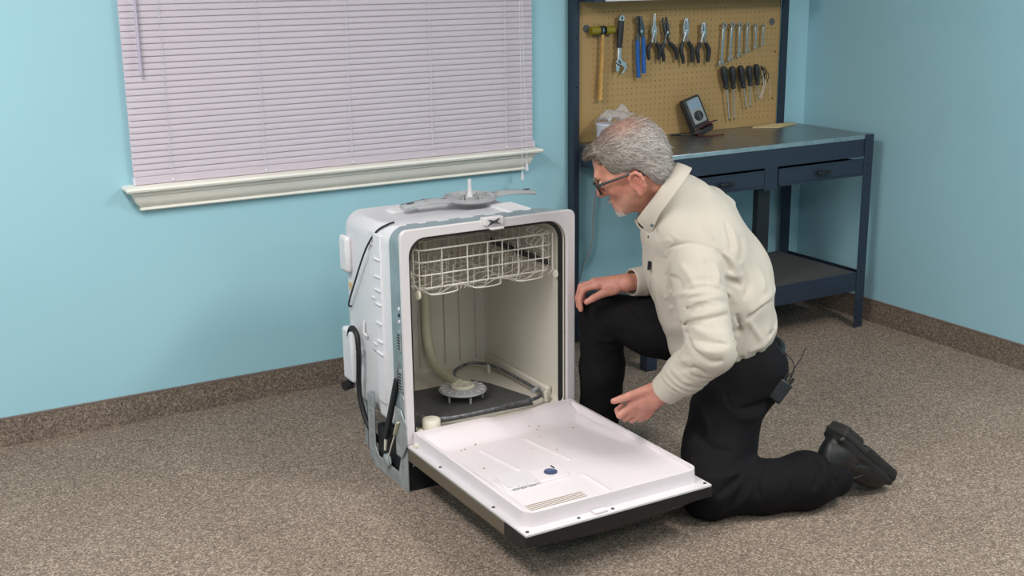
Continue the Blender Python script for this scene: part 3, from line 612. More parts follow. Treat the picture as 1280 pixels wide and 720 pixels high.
# outer stainless skin and black console
B(FX0-.002, FX1+.002, -1.700, -1.105, .118, .1575).build('outer_panel', m_stain, dr, bevel=.002)
cp = MB(); nseg = 16
ring0 = []
for i in range(nseg+1):
    x = FX0-.002+(FX1-FX0+.004)*i/nseg; u = 2*i/nseg-1; dz = .020*(1-u*u)**1.0
    ring0.append([(x, -1.8135, .1575), (x, -1.8135, .128), (x, -1.795, .122-dz), (x, -1.74, .118-dz), (x, -1.701, .118), (x, -1.701, .1575)])
cp.loft(ring0).build('control_panel', m_black, dr, ang=30)
for (x, y) in ((-2.600, -1.797), (-2.440, -1.797), (-2.330, -1.797), (-2.013, -1.797), (-2.602, -1.62), (-2.602, -1.30)):
    MB().lathe([(.005, 0), (.0045, .002), (.0005, .0025)], (x, y, .1645), n=10).build('screw', m_dsteel, dr)
B(-2.392, -2.352, -1.806, -1.786, .1645, .172).build('vent_tab', m_doorw, dr, bevel=.002)
B(-2.602, -2.590, -1.135, -1.118, .1645, .176).build('hinge_clip', m_hub, dr, bevel=.002)
# detergent dispenser
DZ = .1945
dp = MB().prism([(-2.556, -1.618), (-2.362, -1.620), (-2.346, -1.606), (-2.344, -1.553), (-2.352, -1.540), (-2.545, -1.528)], DZ, DZ+.0105, ax='z').build('detergent_dispenser', m_doorw, dr, bevel=.003)
MB().box(-2.546, -2.450, -1.612, -1.535, DZ+.0105, DZ+.0135).build('cup_lid', m_white, dr, bevel=.0015)
for x0, x1 in ((-2.540, -2.520), (-2.508, -2.495), (-2.482, -2.466)): B(x0, x1, -1.622, -1.616, DZ+.004, DZ+.0095).build('lid_slot', m_grey, dr, smooth=False)
for x in (-2.512, -2.486, -2.458): B(x-.005, x+.005, -1.624, -1.606, DZ+.009, DZ+.0145).build('lid_hinge', m_white, dr, bevel=.001)
cap = MB().lathe([(.0195, 0), (.0185, .004), (.015, .005), (.0005, .004)], (-2.392, -1.578, DZ+.0100), n=24).build('rinse_aid_cap', m_bluecap, dr)
MB().box(-2.405, -2.379, -1.5815, -1.5745, DZ+.0140, DZ+.0175).build('cap_grip', M('blue_grip_light', (84, 104, 150), .35), dr, bevel=.001)
MB().box(-2.371, -2.366, -1.560, -1.540, DZ+.0105, DZ+.0115, mt=rotz(0, 0, 0)).build('indicator', m_black, dr, smooth=False)
# vent grille
VZ = .1985
B(-2.566, -2.386, -1.770, -1.722, VZ-.001, VZ+.0012).build('vent_recess', m_vent, dr, smooth=False)
for i in range(6):
    y = -1.770+.0096*i; B(-2.570-.0, -2.384, y-.0026, y+.0014, VZ, VZ+.0028).build('vent_slat', m_doorw, dr, smooth=False)
# crumbs left on the liner
random.seed(11)
for k, (x, y) in enumerate(((-2.50, -1.24), (-2.485, -1.235), (-2.44, -1.22), (-2.23, -1.19), (-2.20, -1.20), (-2.215, -1.215), (-2.32, -1.35), (-2.265, -1.41), (-2.11, -1.26), (-2.52, -1.42), (-2.24, -1.27))):
    z = float(linerz(np.array(x), np.array(y))); r = random.uniform(.0018, .0032)
    c = MB().ball((x, y, z+r*.5), (r, r*1.2, r*.6), 6, 4).build('crumb', M('crumb', (150, 124, 84), .9) if k != 6 else M('crumb_y', (190, 160, 60), .9))
    c['label'] = 'tiny brown food crumb among others scattered on the white inside of the open dishwasher door' if k != 6 else 'yellowish food crumb in the middle of the open dishwasher door'; c['category'] = 'crumb'
    if k != 6: c['group'] = 'crumbs on the dishwasher door'

# ---------------------------------------------------------------- upper dish rack
rk = thing('dish_rack', 'cream coated wire dish rack hanging in the top of the open dishwasher', 'dish rack', (-2.293, -.83, .62))
RX0, RX1, RY0, RY1 = -2.534, -2.052, -1.050, -.625
def loop(z, inset=0., r=.0024, front_in=0.):
    pts = [(x, y) for x, y in [(a, c) for a, c in rrect(RX0+inset, RX1-inset, RY0+front_in, RY1-inset, .025, 4)]]
    return MB().tube([(x, y, z) for x, y in pts], r, 6, closed=True)
ZR = (.760, .722, .681, .640)
for i, z in enumerate(ZR): loop(z, .0 if i < 3 else .012, .0028 if i in (0,) else .0024).build('rail_wire', m_rack, rk)
px = (516, 544, 576, 602, 621, 641.7, 675, 688)
ux = [RX0+.002+(p-516)/(688-516)*(RX1-RX0-.006) for p in px]
for x in ux: MB().tube([(x, RY0-.003, .760), (x, RY0-.003, .640), (x, RY0+.02, .618)], .0021, 6).build('upright_wire', m_rack, rk)
for i in range(9):
    y = RY0+.03+i*.046
    for x, s_ in ((RX0, 1), (RX1, -1)): MB().tube([(x-s_*.002, y, .760), (x-s_*.002, y, .650), (x+s_*.02, y, .622)], .0019, 5).build('side_wire', m_rack, rk)
for i in range(8):
    x = RX0+.04+i*.057; MB().tube([(x, RY1+.002, .760), (x, RY1+.002, .645), (x, RY1-.02, .622)], .0019, 5).build('back_wire', m_rack, rk)
# floor wires: waves running front to back and cross wires
for i in range(11):
    x = RX0+.03+i*.0425; z = .628+.008*math.sin(i*1.3)
    MB().tube(spline([(x, RY0+.01, .638), (x, RY0+.05, z-.012), (x, (RY0+RY1)/2, z), (x, RY1-.05, z-.008), (x, RY1-.01, .636)], 4), .0019, 5).build('floor_wire', m_rack, rk)
for j in range(8):
    y = RY0+.028+j*.053; pts = []
    for i in range(13):
        x = RX0+.014+i*(RX1-RX0-.028)/12; pts.append((x, y, .622+(.014 if i in (0, 12) else (-.010 if i % 4 in (1, 2) else .006))))
    MB().tube(pts, .0019, 5).build('cross_wire', m_rack, rk)
for k in range(3):                                                 # bowed front floor loops
    xa_ = RX0+.02+k*.155
    MB().tube(spline([(xa_, RY0+.07, .630), (xa_+.014, RY0+.015, .622), (xa_+.03, RY0-.004, .618), (xa_+.10, RY0-.004, .619), (xa_+.12, RY0+.015, .624), (xa_+.134, RY0+.07, .632)], 5), .0022, 6).build('front_loop', m_rack, rk)
for row, x in enumerate((-2.475, -2.40, -2.325, -2.235, -2.16, -2.10)):
    for j in range(9):
        y = RY0+.035+j*.044; h = .070 if row % 2 else .055
        MB().tube([(x, y, .624), (x+.006, y+.004, .624+h)], .0018, 5).build('tine', m_rack, rk)
for x, s_ in ((RX0-.006, -1), (RX1+.006, 1)):
    for y in (RY0+.005, RY0+.05, RY1-.06):
        MB().lathe([(.0005, -.004), (.013, -.004), (.0145, 0), (.013, .004), (.0005, .004)], (x, y-.012 if y < -1.03 else y, .625 if y < -1 else .675), (s_, 0, 0), 16).build('wheel', m_hub, rk)
m_chain = m_rack
for k in range(4):                                                  # folded cup shelf clips at the right
    y = RY0+.02+.03*k; MB().tube(spline([(RX1-.006, y, .765), (RX1-.03, y+.004, .752), (RX1-.012, y+.006, .735), (RX1-.034, y+.004, .715), (RX1-.012, y+.002, .695)], 4), .002, 5).build('cup_clip', m_rack, rk)

# ---------------------------------------------------------------- spray arm lying on top
sa_ = thing('spray_arm', 'grey spray arm with round hub and upright spindle lying on top of the dishwasher', 'spray arm', (-2.200, -.765, .83))
SX, SY, SZ = -2.200, -.765, .829
b = MB(); b.lathe([(.0005, .001), (.056, .0), (.082, .007), (.089, .012), (.090, .023), (.0865, .023), (.085, .014), (.05, .012), (.03, .011), (.0005, .011)], (SX, SY, SZ), n=40)
hb_ = b.build('hub_dish', m_grey, sa_)
MB().lathe([(.016, .010), (.012, .022), (.0075, .034), (.0062, .062), (.0058, .078), (.003, .079), (.0005, .079)], (SX, SY, SZ), n=18).build('spindle', m_white, sa_)
for s_ in (-1, 1):
    rings = []
    for i in range(13):
        t_ = i/12; x = SX+s_*(.070+.178*t_); wd = .030-.012*t_; zc = SZ+.016+.006*math.sin(PI*t_)-.006*t_; y = SY-s_*.006*t_ + .004*s_
        rings.append([(x, y-wd, zc-.005), (x, y-wd*.6, zc-.008), (x, y+wd*.6, zc-.008), (x, y+wd, zc-.005), (x, y+wd, zc+.002), (x, y+wd*.55, zc+.0055), (x, y-wd*.55, zc+.0040), (x, y-wd, zc-.001)])
    ar = MB().loft(rings).build('arm', m_grey, sa_, ang=35)
    for i in range(3):
        x = SX+s_*(.10+.06*i); MB().box(x-.012, x+.012, SY+.004*s_-.003, SY+.004*s_+.003, SZ+.018, SZ+.0235).build('nozzle', m_greyd, ar, bevel=.001)
    MB().tube([(SX+s_*.075, SY+.004*s_+.026, SZ+.018), (SX+s_*.16, SY+.02, SZ+.022), (SX+s_*.245, SY-.002*s_+.016, SZ+.014)], .003, 6).build('arm_seam', m_greyd, ar)
for a in range(0, 360, 60):
    c_, s_ = math.cos(math.radians(a+20)), math.sin(math.radians(a+20))
    MB().tube([(SX+.035*c_, SY+.035*s_, SZ+.011), (SX+.035*c_, SY+.035*s_, SZ+.030)], [.006, .004], 6, flat=.5).build('post', m_grey, sa_)
MB().lathe([(.026, .011), (.026, .022), (.023, .022), (.023, .012)], (SX, SY, SZ), n=26).build('inner_ring', m_grey, sa_)
# ---------------------------------------------------------------- signed distance modelling for the figure
def V3(*a): return np.array(a, float)
def unit(a): a = np.asarray(a, float); return a/np.linalg.norm(a)
class Cone:
    def __init__(s, a, b, ra, rb): s.a = np.array(a, float); s.b = np.array(b, float); s.ra = ra; s.rb = rb
    def bounds(s): r = max(s.ra, s.rb); return np.minimum(s.a, s.b)-r, np.maximum(s.a, s.b)+r
    def __call__(s, P):
        ab = (s.b-s.a); t = np.clip(((P-s.a) @ ab)/(ab @ ab), 0, 1)
        q = P-s.a-t[..., None]*ab
        return np.sqrt((q*q).sum(-1))-(s.ra+t*(s.rb-s.ra))
class Ell:
    def __init__(s, c, r, ax=None): s.c = np.array(c, float); s.r = np.array(r, float); s.ax = np.eye(3) if ax is None else np.array(ax, float)
    def bounds(s): e = np.sqrt(((s.ax*s.r[:, None])**2).sum(0)); return s.c-e, s.c+e
    def __call__(s, P):
        q = (P-s.c) @ s.ax.T; k0 = np.sqrt(((q/s.r)**2).sum(-1)); k1 = np.sqrt(((q/s.r**2)**2).sum(-1))
        return k0*(k0-1)/np.maximum(k1, 1e-6)
class RBox:
    def __init__(s, c, h, r, ax=None): s.c = np.array(c, float); s.h = np.array(h, float); s.r = r; s.ax = np.eye(3) if ax is None else np.array(ax, float)
    def bounds(s): e = np.abs(s.ax*s.h[:, None]).sum(0); return s.c-e, s.c+e
    def __call__(s, P):
        q = np.abs((P-s.c) @ s.ax.T)-(s.h-s.r); o = np.maximum(q, 0)
        return np.sqrt((o*o).sum(-1))+np.minimum(q.max(-1), 0)-s.r
class Half:                                                     # half space: inside where (p-c).n < 0
    def __init__(s, c, n, lo=None, hi=None): s.c = np.array(c, float); s.n = unit(n); s.lo = lo; s.hi = hi
    def bounds(s): return np.array(s.lo), np.array(s.hi)
    def __call__(s, P): return (P-s.c) @ s.n
def smin(a, b, k):
    h = np.maximum(k-np.abs(a-b), 0)/k; return np.minimum(a, b)-h*h*k*.25
class Field:
    def __init__(s): s.ops = []
    def u(s, p, k=.02): s.ops.append(('u', p, k)); return s
    def cut(s, p, k=.004): s.ops.append(('s', p, k)); return s
    def fold(s, pts, r, amp):                                    # ridge (amp > 0) or groove (amp < 0) along a line on the cloth
        P = [np.array(p, float) for p in pts]; Q = []
        for i in range(len(P)-1):
            p0 = P[i-1] if i else 2*P[i]-P[i+1]; p3 = P[i+2] if i+2 < len(P) else 2*P[i+1]-P[i]
            for k in range(4):
                t = k/4; Q.append(.5*(2*P[i]+(P[i+1]-p0)*t+(2*p0-5*P[i]+4*P[i+1]-p3)*t*t+(3*P[i]-p0-3*P[i+1]+p3)*t**3))
        s.ops.append(('f', (np.array(Q+[P[-1]]), r*.8, amp*2.3), 0)); return s
    def ev(s, P):
        d = np.full(P.shape[:-1], 1.0)
        for o, p, k in s.ops: d = s._ap(o, p, k, d, P)
        return d
    def _ap(s, o, p, k, d, P):
        if o == 'u': return smin(d, p(P), k)
        if o == 's': return -smin(-d, p(P), k)
        Q, r, amp = p; best = np.full(d.shape, 9.); par = np.zeros(d.shape); m = len(Q)-1
        for i in range(m):
            a, ab = Q[i], Q[i+1]-Q[i]; t = np.clip(((P-a) @ ab)/(ab @ ab), 0, 1); q = P-a-t[..., None]*ab; dd = (q*q).sum(-1)
            c = dd < best; best = np.where(c, dd, best); par = np.where(c, (i+t)/m, par)
        return d-amp*np.clip(np.sin(np.pi*par), 0, 1)**.6*np.exp(-(best/(r*r))**.75)
    def mesh(s, h, extra=None):
        los, his = zip(*[p.bounds() for o, p, k in s.ops if o == 'u']); lo = np.min(los, 0)-.03; hi = np.max(his, 0)+.03
        n = np.ceil((hi-lo)/h).astype(int)+1; ax = [lo[i]+h*np.arange(n[i]) for i in range(3)]
        D = np.full(n, 1.0, np.float32)
        for o, p, k in s.ops:
            if o == 'f': r = p[1]*3; bl_, bh = p[0].min(0)-r, p[0].max(0)+r
            else: bl_, bh = p.bounds(); m = k+.012; bl_ = bl_-m; bh = bh+m
            i0 = np.clip(np.floor((bl_-lo)/h).astype(int), 0, n-1); i1 = np.clip(np.ceil((bh-lo)/h).astype(int)+1, 1, n)
            if (i1 <= i0).any(): continue
            sl = tuple(slice(a_, b_) for a_, b_ in zip(i0, i1))
            P = np.stack(np.meshgrid(*[ax[i][sl[i]] for i in range(3)], indexing='ij'), -1)
            D[sl] = s._ap(o, p, k, D[sl], P)
        if extra is not None:
            msk = np.abs(D) < .03; ii = np.argwhere(msk); P = lo+h*ii
            D[msk] += extra(P).astype(np.float32)
        return nets(D, lo, h)
def nets(D, lo, h):
    S_ = D < 0; n = np.array(D.shape)
    c = np.zeros(n-1, np.uint8)
    for i in (0, 1):
        for j in (0, 1):
            for k in (0, 1): c += S_[i:n[0]-1+i, j:n[1]-1+j, k:n[2]-1+k]
    A = np.argwhere((c > 0) & (c < 8)); key = np.ravel_multi_index(A.T, n-1)
    pos = np.zeros((len(A), 3)); cnt = np.zeros(len(A))
    off = [(i, j, k) for i in (0, 1) for j in (0, 1) for k in (0, 1)]
    val = {o: D[A[:, 0]+o[0], A[:, 1]+o[1], A[:, 2]+o[2]].astype(float) for o in off}
    for o in off:
        for ax in range(3):
            if o[ax]: continue
            q = list(o); q[ax] = 1; a = val[o]; b = val[tuple(q)]; m = (a < 0) != (b < 0)
            t = np.where(m, a/np.where(m, a-b, 1), 0); e = np.array(o, float)[None]+t[:, None]*np.eye(3)[ax]
            pos += e*m[:, None]; cnt += m
    V = lo+h*(A+pos/cnt[:, None]); F = []
    for ax in range(3):
        s0 = [slice(None)]*3; s1 = [slice(None)]*3; s0[ax] = slice(0, -1); s1[ax] = slice(1, None)
        a = S_[tuple(s0)]; b = S_[tuple(s1)]; E_ = np.argwhere(a != b); fl = a[tuple(E_.T)]
        u, v = [(1, 2), (2, 0), (0, 1)][ax]
        q = []
        for du, dv in ((-1, -1), (0, -1), (0, 0), (-1, 0)):
            cc = E_.copy(); cc[:, u] += du; cc[:, v] += dv; q.append(cc)
        ok = np.all([((cc >= 0) & (cc < n-1)).all(1) for cc in q], axis=0)
        ids = np.stack([np.searchsorted(key, np.ravel_multi_index(cc[ok].T, n-1)) for cc in q], 1)
        f_ = fl[ok]; F.append(np.where(f_[:, None], ids, ids[:, ::-1]))
    return V, np.concatenate(F)
def relax(V, F, it=2, lam=.5):
    for _ in range(it):
        acc = np.zeros_like(V); cn = np.zeros(len(V))
        for a, b in ((0, 1), (1, 2), (2, 3), (3, 0)):
            np.add.at(acc, F[:, a], V[F[:, b]]); np.add.at(acc, F[:, b], V[F[:, a]]); np.add.at(cn, F[:, a], 1); np.add.at(cn, F[:, b], 1)
        V = V+lam*(acc/np.maximum(cn, 1)[:, None]-V)
    return V
def put(name, V, F, mat, parent, col=None):
    me = bpy.data.meshes.new(name); pl = np.array(wloc(parent)); n = len(V)
    me.vertices.add(n); me.vertices.foreach_set('co', (V-pl).astype(np.float32).ravel())
    me.loops.add(F.size); me.loops.foreach_set('vertex_index', F.astype(np.int32).ravel())
    me.polygons.add(len(F)); me.polygons.foreach_set('loop_start', np.arange(0, F.size, 4, dtype=np.int32)); me.polygons.foreach_set('loop_total', np.full(len(F), 4, np.int32))
    me.update(calc_edges=True); me.validate()
    me.polygons.foreach_set('use_smooth', [True]*len(me.polygons)); me.materials.append(mat)
    if col is not None:
        at = me.color_attributes.new('tint', 'FLOAT_COLOR', 'POINT'); at.data.foreach_set('color', np.concatenate([col, np.ones((n, 1))], 1).astype(np.float32).ravel())
    o = bpy.data.objects.new(name, me); COL.objects.link(o); o.parent = parent; WL[o.name] = wloc(parent)
    return o
# ---------------------------------------------------------------- the kneeling man: joints (metres, room coordinates)
FR = unit((-.9, .43, 0)); LF = unit((-.43, -.9, 0)); ZU = V3(0, 0, 1)
L_SH = V3(*(-1.8865, -1.5740, 0.7141)); L_EL = V3(*(-1.9577, -1.7431, 0.5368)); L_WR = V3(*(-2.0120, -1.5938, 0.3771))
R_SH = V3(*(-1.6198, -1.2912, 0.8124)); R_EL = V3(*(-1.6755, -1.2306, 0.5950)); R_WR = V3(*(-1.8675, -1.2124, 0.6047))
L_HIP = V3(*(-1.7162, -1.5734, 0.3766)); R_HIP = V3(*(-1.6534, -1.3551, 0.4269)); L_KN = V3(*(-1.9150, -1.6980, 0.0840)); L_AN = V3(*(-1.5225, -1.8195, 0.0850))
R_KN = V3(-1.912, -1.125, .485); R_AN = V3(-1.895, -1.09, .10)
HC = V3(*(-1.9886, -1.3728, 1.0197)); HS = 1.10
h_ = unit((-.80, .60, 0)); HF = math.cos(math.radians(31))*h_-math.sin(math.radians(31))*ZU; HU = math.sin(math.radians(31))*h_+math.cos(math.radians(31))*ZU; HL = np.cross(HU, HF)
def hd(x, y, z): return HC+HS*(x*HF+y*HL+z*HU)
NK = V3(*(-1.9036, -1.4036, 0.9244)); NB = V3(*(-1.8153, -1.4003, 0.8678)); NA = unit((-.608, .533, .589))
m_skin = M('skin', (205, 146, 124), .5)
nt = m_skin.node_tree; N = nt.nodes; L = nt.links
at_ = N.new('ShaderNodeVertexColor'); at_.layer_name = 'tint'
nz_ = N.new('ShaderNodeTexNoise'); nz_.inputs['Scale'].default_value = 45; nz_.inputs['Detail'].default_value = 5
tc_ = N.new('ShaderNodeTexCoord'); L.new(tc_.outputs['Object'], nz_.inputs['Vector'])
rm_ = N.new('ShaderNodeValToRGB'); rm_.color_ramp.elements[0].position = .3; rm_.color_ramp.elements[1].position = .7
rm_.color_ramp.elements[0].color = (.82, .76, .74, 1); rm_.color_ramp.elements[1].color = (1.06, 1.04, 1.03, 1)
L.new(nz_.outputs['Fac'], rm_.inputs['Fac'])
mm_ = N.new('ShaderNodeMixRGB'); mm_.blend_type = 'MULTIPLY'; mm_.inputs['Fac'].default_value = 1
L.new(at_.outputs['Color'], mm_.inputs['Color1']); L.new(rm_.outputs['Color'], mm_.inputs['Color2']); L.new(mm_.outputs['Color'], N['Principled BSDF'].inputs['Base Color'])
N['Principled BSDF'].inputs['Subsurface Weight'].default_value = .12; N['Principled BSDF'].inputs['Subsurface Radius'].default_value = (.012, .004, .002); N['Principled BSDF'].inputs['Subsurface Scale'].default_value = .5
m_shirt = M('shirt_cloth', (193, 183, 171), .75, var=(5, .03), bump=(420, .12, .0008), spec=.2)
m_pants = M('trouser_cloth', (16, 14, 17), .85, var=(9, .12), bump=(500, .15, .0008), spec=.2)
m_shoe = M('shoe_leather', (25, 24, 24), .42, var=(30, .2), bump=(120, .2, .0015))
m_sole = M('shoe_sole', (33, 31, 30), .8, var=(40, .15))
man = thing('person', 'grey haired person in beige shirt and black trousers kneeling beside the dishwasher, hand on knee', 'person', (-1.72, -1.45, 0))

# ---- shirt field
TU = unit(.205*FR+.52*ZU); TF = unit(np.cross(LF, TU)); TF = TF if TF @ FR > 0 else -TF
TAX = np.array([TF, LF, TU])
roll = unit(L_SH-R_SH); sax = np.array([unit(np.cross(roll, TU))*(1 if np.cross(roll, TU) @ FR > 0 else -1), roll, unit(TU-roll*(TU @ roll))])
shirt = Field()
shirt.u(Ell((-1.7003, -1.4811, 0.4730), (.172, .185, .105), TAX), .05)
shirt.u(Ell((-1.7257, -1.4677, 0.5849), (.182, .192, .150), TAX), .05)
shirt.u(Ell((-1.7623, -1.4410, 0.7190), (.155, .190, .150), TAX), .05)
shirt.u(Ell((-1.7424, -1.4119, 0.8117), (.105, .215, .095), sax), .06)
shirt.u(Cone((-1.7985, -1.4100, 0.8676), (-1.8655, -1.4093, 0.8994), .095, .078), .05)
shirt.u(Cone((-1.8342, -1.4084, 0.8836), NK-.03*NA, .098, .086), .03)
shirt.u(Ell((-1.6263, -1.3774, 0.7532), (.075, .085, .105), sax), .05)
shirt.u(Ell((-1.6241, -1.4523, 0.6698), (.10, .12, .12), TAX), .05)
shirt.u(Ell((-1.8652, -1.4092, 0.6682), (.064, .11, .11), TAX), .05)
shirt.u(Ell((-1.8741, -1.4317, 0.8110), (.085, .12, .09), TAX), .05)
shirt.u(Cone(L_SH, L_EL, .078, .068), .030)
shirt.u(Cone(L_EL, L_EL+(L_WR-L_EL)*.55, .068, .060), .02)
shirt.u(Cone(L_EL+(L_WR-L_EL)*.5, L_EL+(L_WR-L_EL)*.80, .060, .049), .02)
shirt.u(Cone(R_SH, R_EL, .072, .064), .03)
shirt.u(Cone(R_EL, R_EL+(R_WR-R_EL)*.85, .062, .046), .02)
shirt.u(Cone(R_EL+(R_WR-R_EL)*.7, R_WR, .046, .042), .01)
LW = unit(L_WR-L_EL); RW = unit(R_WR-R_EL)
shirt.u(Cone(L_EL+(L_WR-L_EL)*.76, L_WR, .0465, .0465), .008)
#FOLDS
shirt.fold([(-1.9467, -1.4945, 0.7467), (-1.9504, -1.5136, 0.7825), (-1.9333, -1.5403, 0.7975), (-1.8976, -1.5692, 0.8058), (-1.8513, -1.6002, 0.7916), (-1.8246, -1.6160, 0.7674), (-1.8047, -1.6224, 0.7373), (-1.7896, -1.6242, 0.7018)], 0.0045, -0.0035)
shirt.fold([(-1.7045, -1.4640, 0.9033), (-1.6296, -1.4490, 0.8480), (-1.5780, -1.4516, 0.7970), (-1.6126, -1.5152, 0.7699)], 0.007, -0.006)
shirt.fold([(-1.6248, -1.3877, 0.8930), (-1.5879, -1.4301, 0.8478), (-1.5692, -1.4676, 0.7963)], 0.009, 0.004)
shirt.fold([(-1.8422, -1.6076, 0.7848), (-1.8127, -1.6203, 0.7524), (-1.7994, -1.6243, 0.7177)], 0.009, -0.009)
shirt.fold([(-1.8214, -1.6117, 0.7757), (-1.7858, -1.6212, 0.7418), (-1.7756, -1.6256, 0.7002)], 0.008, 0.007)
shirt.fold([(-1.8474, -1.6538, 0.7068), (-1.7859, -1.6279, 0.6851), (-1.7594, -1.6334, 0.6704)], 0.008, -0.008)
shirt.fold([(-1.8935, -1.6923, 0.6935), (-1.8030, -1.6285, 0.6513), (-1.7887, -1.6419, 0.6230)], 0.008, 0.006)
shirt.fold([(-1.8309, -1.6330, 0.7239), (-1.7932, -1.6247, 0.7049), (-1.7469, -1.6241, 0.7007)], 0.008, 0.005)
shirt.fold([(-1.9269, -1.4764, 0.6220), (-1.9812, -1.6220, 0.6760), (-1.9612, -1.6764, 0.6880), (-1.8958, -1.7031, 0.6774)], 0.009, 0.006)
shirt.fold([(-1.9031, -1.4951, 0.5479), (-2.0038, -1.6940, 0.6094), (-1.9599, -1.7448, 0.6316), (-1.8908, -1.7309, 0.6314)], 0.006, -0.008)
shirt.fold([(-1.9035, -1.5065, 0.5683), (-1.9974, -1.6924, 0.6268), (-1.9500, -1.7319, 0.6455), (-1.8827, -1.7169, 0.6456)], 0.009, 0.008)
shirt.fold([(-1.9120, -1.4817, 0.5861), (-1.9823, -1.6716, 0.6641), (-1.9077, -1.7069, 0.6777), (-1.8083, -1.6324, 0.6286)], 0.009, 0.006)
shirt.fold([(-1.9165, -1.4948, 0.6049), (-1.9886, -1.6767, 0.6475), (-1.9657, -1.7120, 0.6572)], 0.006, -0.005)
shirt.fold([(-2.0175, -1.7095, 0.5686), (-2.0250, -1.7629, 0.5444), (-2.0047, -1.7945, 0.5264), (-1.9716, -1.8124, 0.5303)], 0.007, -0.007)
shirt.fold([(-2.0073, -1.6848, 0.5864), (-2.0225, -1.7199, 0.5604)], 0.006, -0.009)
shirt.fold([(-2.0045, -1.7023, 0.6046), (-1.9943, -1.7608, 0.5969), (-1.9271, -1.7832, 0.5917)], 0.009, 0.006)
shirt.fold([(-2.0183, -1.7389, 0.5765), (-1.9954, -1.7873, 0.5786), (-1.9488, -1.8071, 0.5667)], 0.008, -0.005)
shirt.fold([(-2.0265, -1.7428, 0.5602), (-2.0105, -1.7898, 0.5540), (-1.9646, -1.8131, 0.5525)], 0.008, 0.005)
shirt.fold([(-2.0248, -1.6771, 0.5207), (-2.0317, -1.7300, 0.5106), (-2.0119, -1.7496, 0.4725)], 0.008, 0.006)
shirt.fold([(-2.0379, -1.6802, 0.4976), (-2.0303, -1.7387, 0.5199), (-1.9860, -1.8034, 0.5093)], 0.008, 0.005)
shirt.fold([(-2.0379, -1.7028, 0.4826), (-2.0217, -1.7537, 0.4991), (-1.9864, -1.7743, 0.4750)], 0.007, -0.006)
shirt.fold([(-2.0319, -1.7144, 0.4562), (-2.0017, -1.7379, 0.4481), (-1.9606, -1.7304, 0.4333)], 0.007, 0.004)
shirt.fold([(-2.0504, -1.6608, 0.4558), (-2.0409, -1.6832, 0.4245), (-1.9889, -1.6517, 0.3682)], 0.004, -0.003)
shirt.fold([(-2.0451, -1.6756, 0.4760), (-2.0386, -1.7045, 0.4641), (-2.0162, -1.7068, 0.4174)], 0.006, 0.004)
shirt.fold([(-1.9406, -1.4920, 0.6966), (-1.9683, -1.5889, 0.7143), (-1.9750, -1.6282, 0.6907)], 0.006, -0.006)
shirt.fold([(-1.9573, -1.5067, 0.8036), (-1.9457, -1.5256, 0.8106), (-1.9470, -1.5024, 0.7556)], 0.007, 0.005)
shirt.fold([(-1.9497, -1.4559, 0.7270), (-1.9302, -1.4489, 0.6236), (-1.8865, -1.4267, 0.5100)], 0.009, 0.005)
shirt.fold([(-1.9439, -1.4298, 0.6712), (-1.8807, -1.3687, 0.5461), (-1.8556, -1.3795, 0.4537)], 0.007, -0.005)
shirt.fold([(-1.9612, -1.4922, 0.8085), (-1.9543, -1.4494, 0.7508), (-1.9461, -1.4283, 0.6836)], 0.006, 0.004)
shirt.fold([(-1.9479, -1.5310, 0.7423), (-1.9391, -1.5099, 0.6881), (-1.9255, -1.5050, 0.6482)], 0.007, -0.006)
shirt.fold([(-1.5717, -1.5688, 0.6264), (-1.6721, -1.6426, 0.6179), (-1.7525, -1.6547, 0.5911)], 0.013, 0.006)
shirt.fold([(-1.6212, -1.6136, 0.6211), (-1.7061, -1.6541, 0.5986), (-1.7593, -1.6531, 0.5721)], 0.009, -0.005)
shirt.fold([(-1.5787, -1.5934, 0.5337), (-1.6782, -1.6567, 0.5027)], 0.009, -0.007)
shirt.fold([(-1.6171, -1.6298, 0.5184), (-1.6888, -1.6590, 0.4875), (-1.7490, -1.6576, 0.4724)], 0.01, 0.006)
shirt.fold([(-1.7907, -1.6458, 0.5949), (-1.7767, -1.6469, 0.5363), (-1.9245, -1.8067, 0.5438)], 0.009, -0.007)
shirt.fold([(-1.7512, -1.6544, 0.5712), (-1.7117, -1.6584, 0.5162), (-1.6744, -1.6447, 0.4559)], 0.01, 0.004)
shirt.fold([(-1.7503, -1.6190, 0.7341), (-1.7364, -1.6312, 0.6740), (-1.7629, -1.6467, 0.6325)], 0.01, -0.004)
shirt.fold([(-1.6870, -1.5879, 0.7439), (-1.6646, -1.6087, 0.6835), (-1.6790, -1.6382, 0.6427)], 0.012, 0.004)
shirt.fold([(-1.7677, -1.5538, 0.8545), (-1.7771, -1.5888, 0.8162), (-1.7893, -1.6127, 0.7742)], 0.009, -0.004)
shirt.fold([(-1.7272, -1.5806, 0.8086), (-1.7404, -1.6052, 0.7737), (-1.7636, -1.6199, 0.7410)], 0.01, -0.004)
shirt.fold([(-1.7542, -1.5714, 0.8343), (-1.7622, -1.6012, 0.7926), (-1.7765, -1.6204, 0.7500)], 0.01, 0.004)
shirt.fold([(-1.9527, -1.5822, 0.7536), (-1.9537, -1.6289, 0.7281), (-1.9580, -1.6648, 0.6966)], 0.01, 0.004)
shirt.fold([(-1.9005, -1.6259, 0.7675), (-1.9100, -1.6610, 0.7290), (-1.9343, -1.6853, 0.6978)], 0.01, -0.004)
shirt.fold([(-1.8725, -1.6389, 0.7546), (-1.8750, -1.6612, 0.7241), (-1.9064, -1.6901, 0.6996)], 0.008, 0.005)
shirt.fold([(-1.9421, -1.5200, 0.8353), (-1.9378, -1.5301, 0.8224), (-1.9248, -1.5438, 0.8138)], 0.006, 0.004)
shirt.fold([(-1.7712, -1.6482, 0.4611), (-1.7517, -1.6447, 0.4392)], 0.006, -0.005)
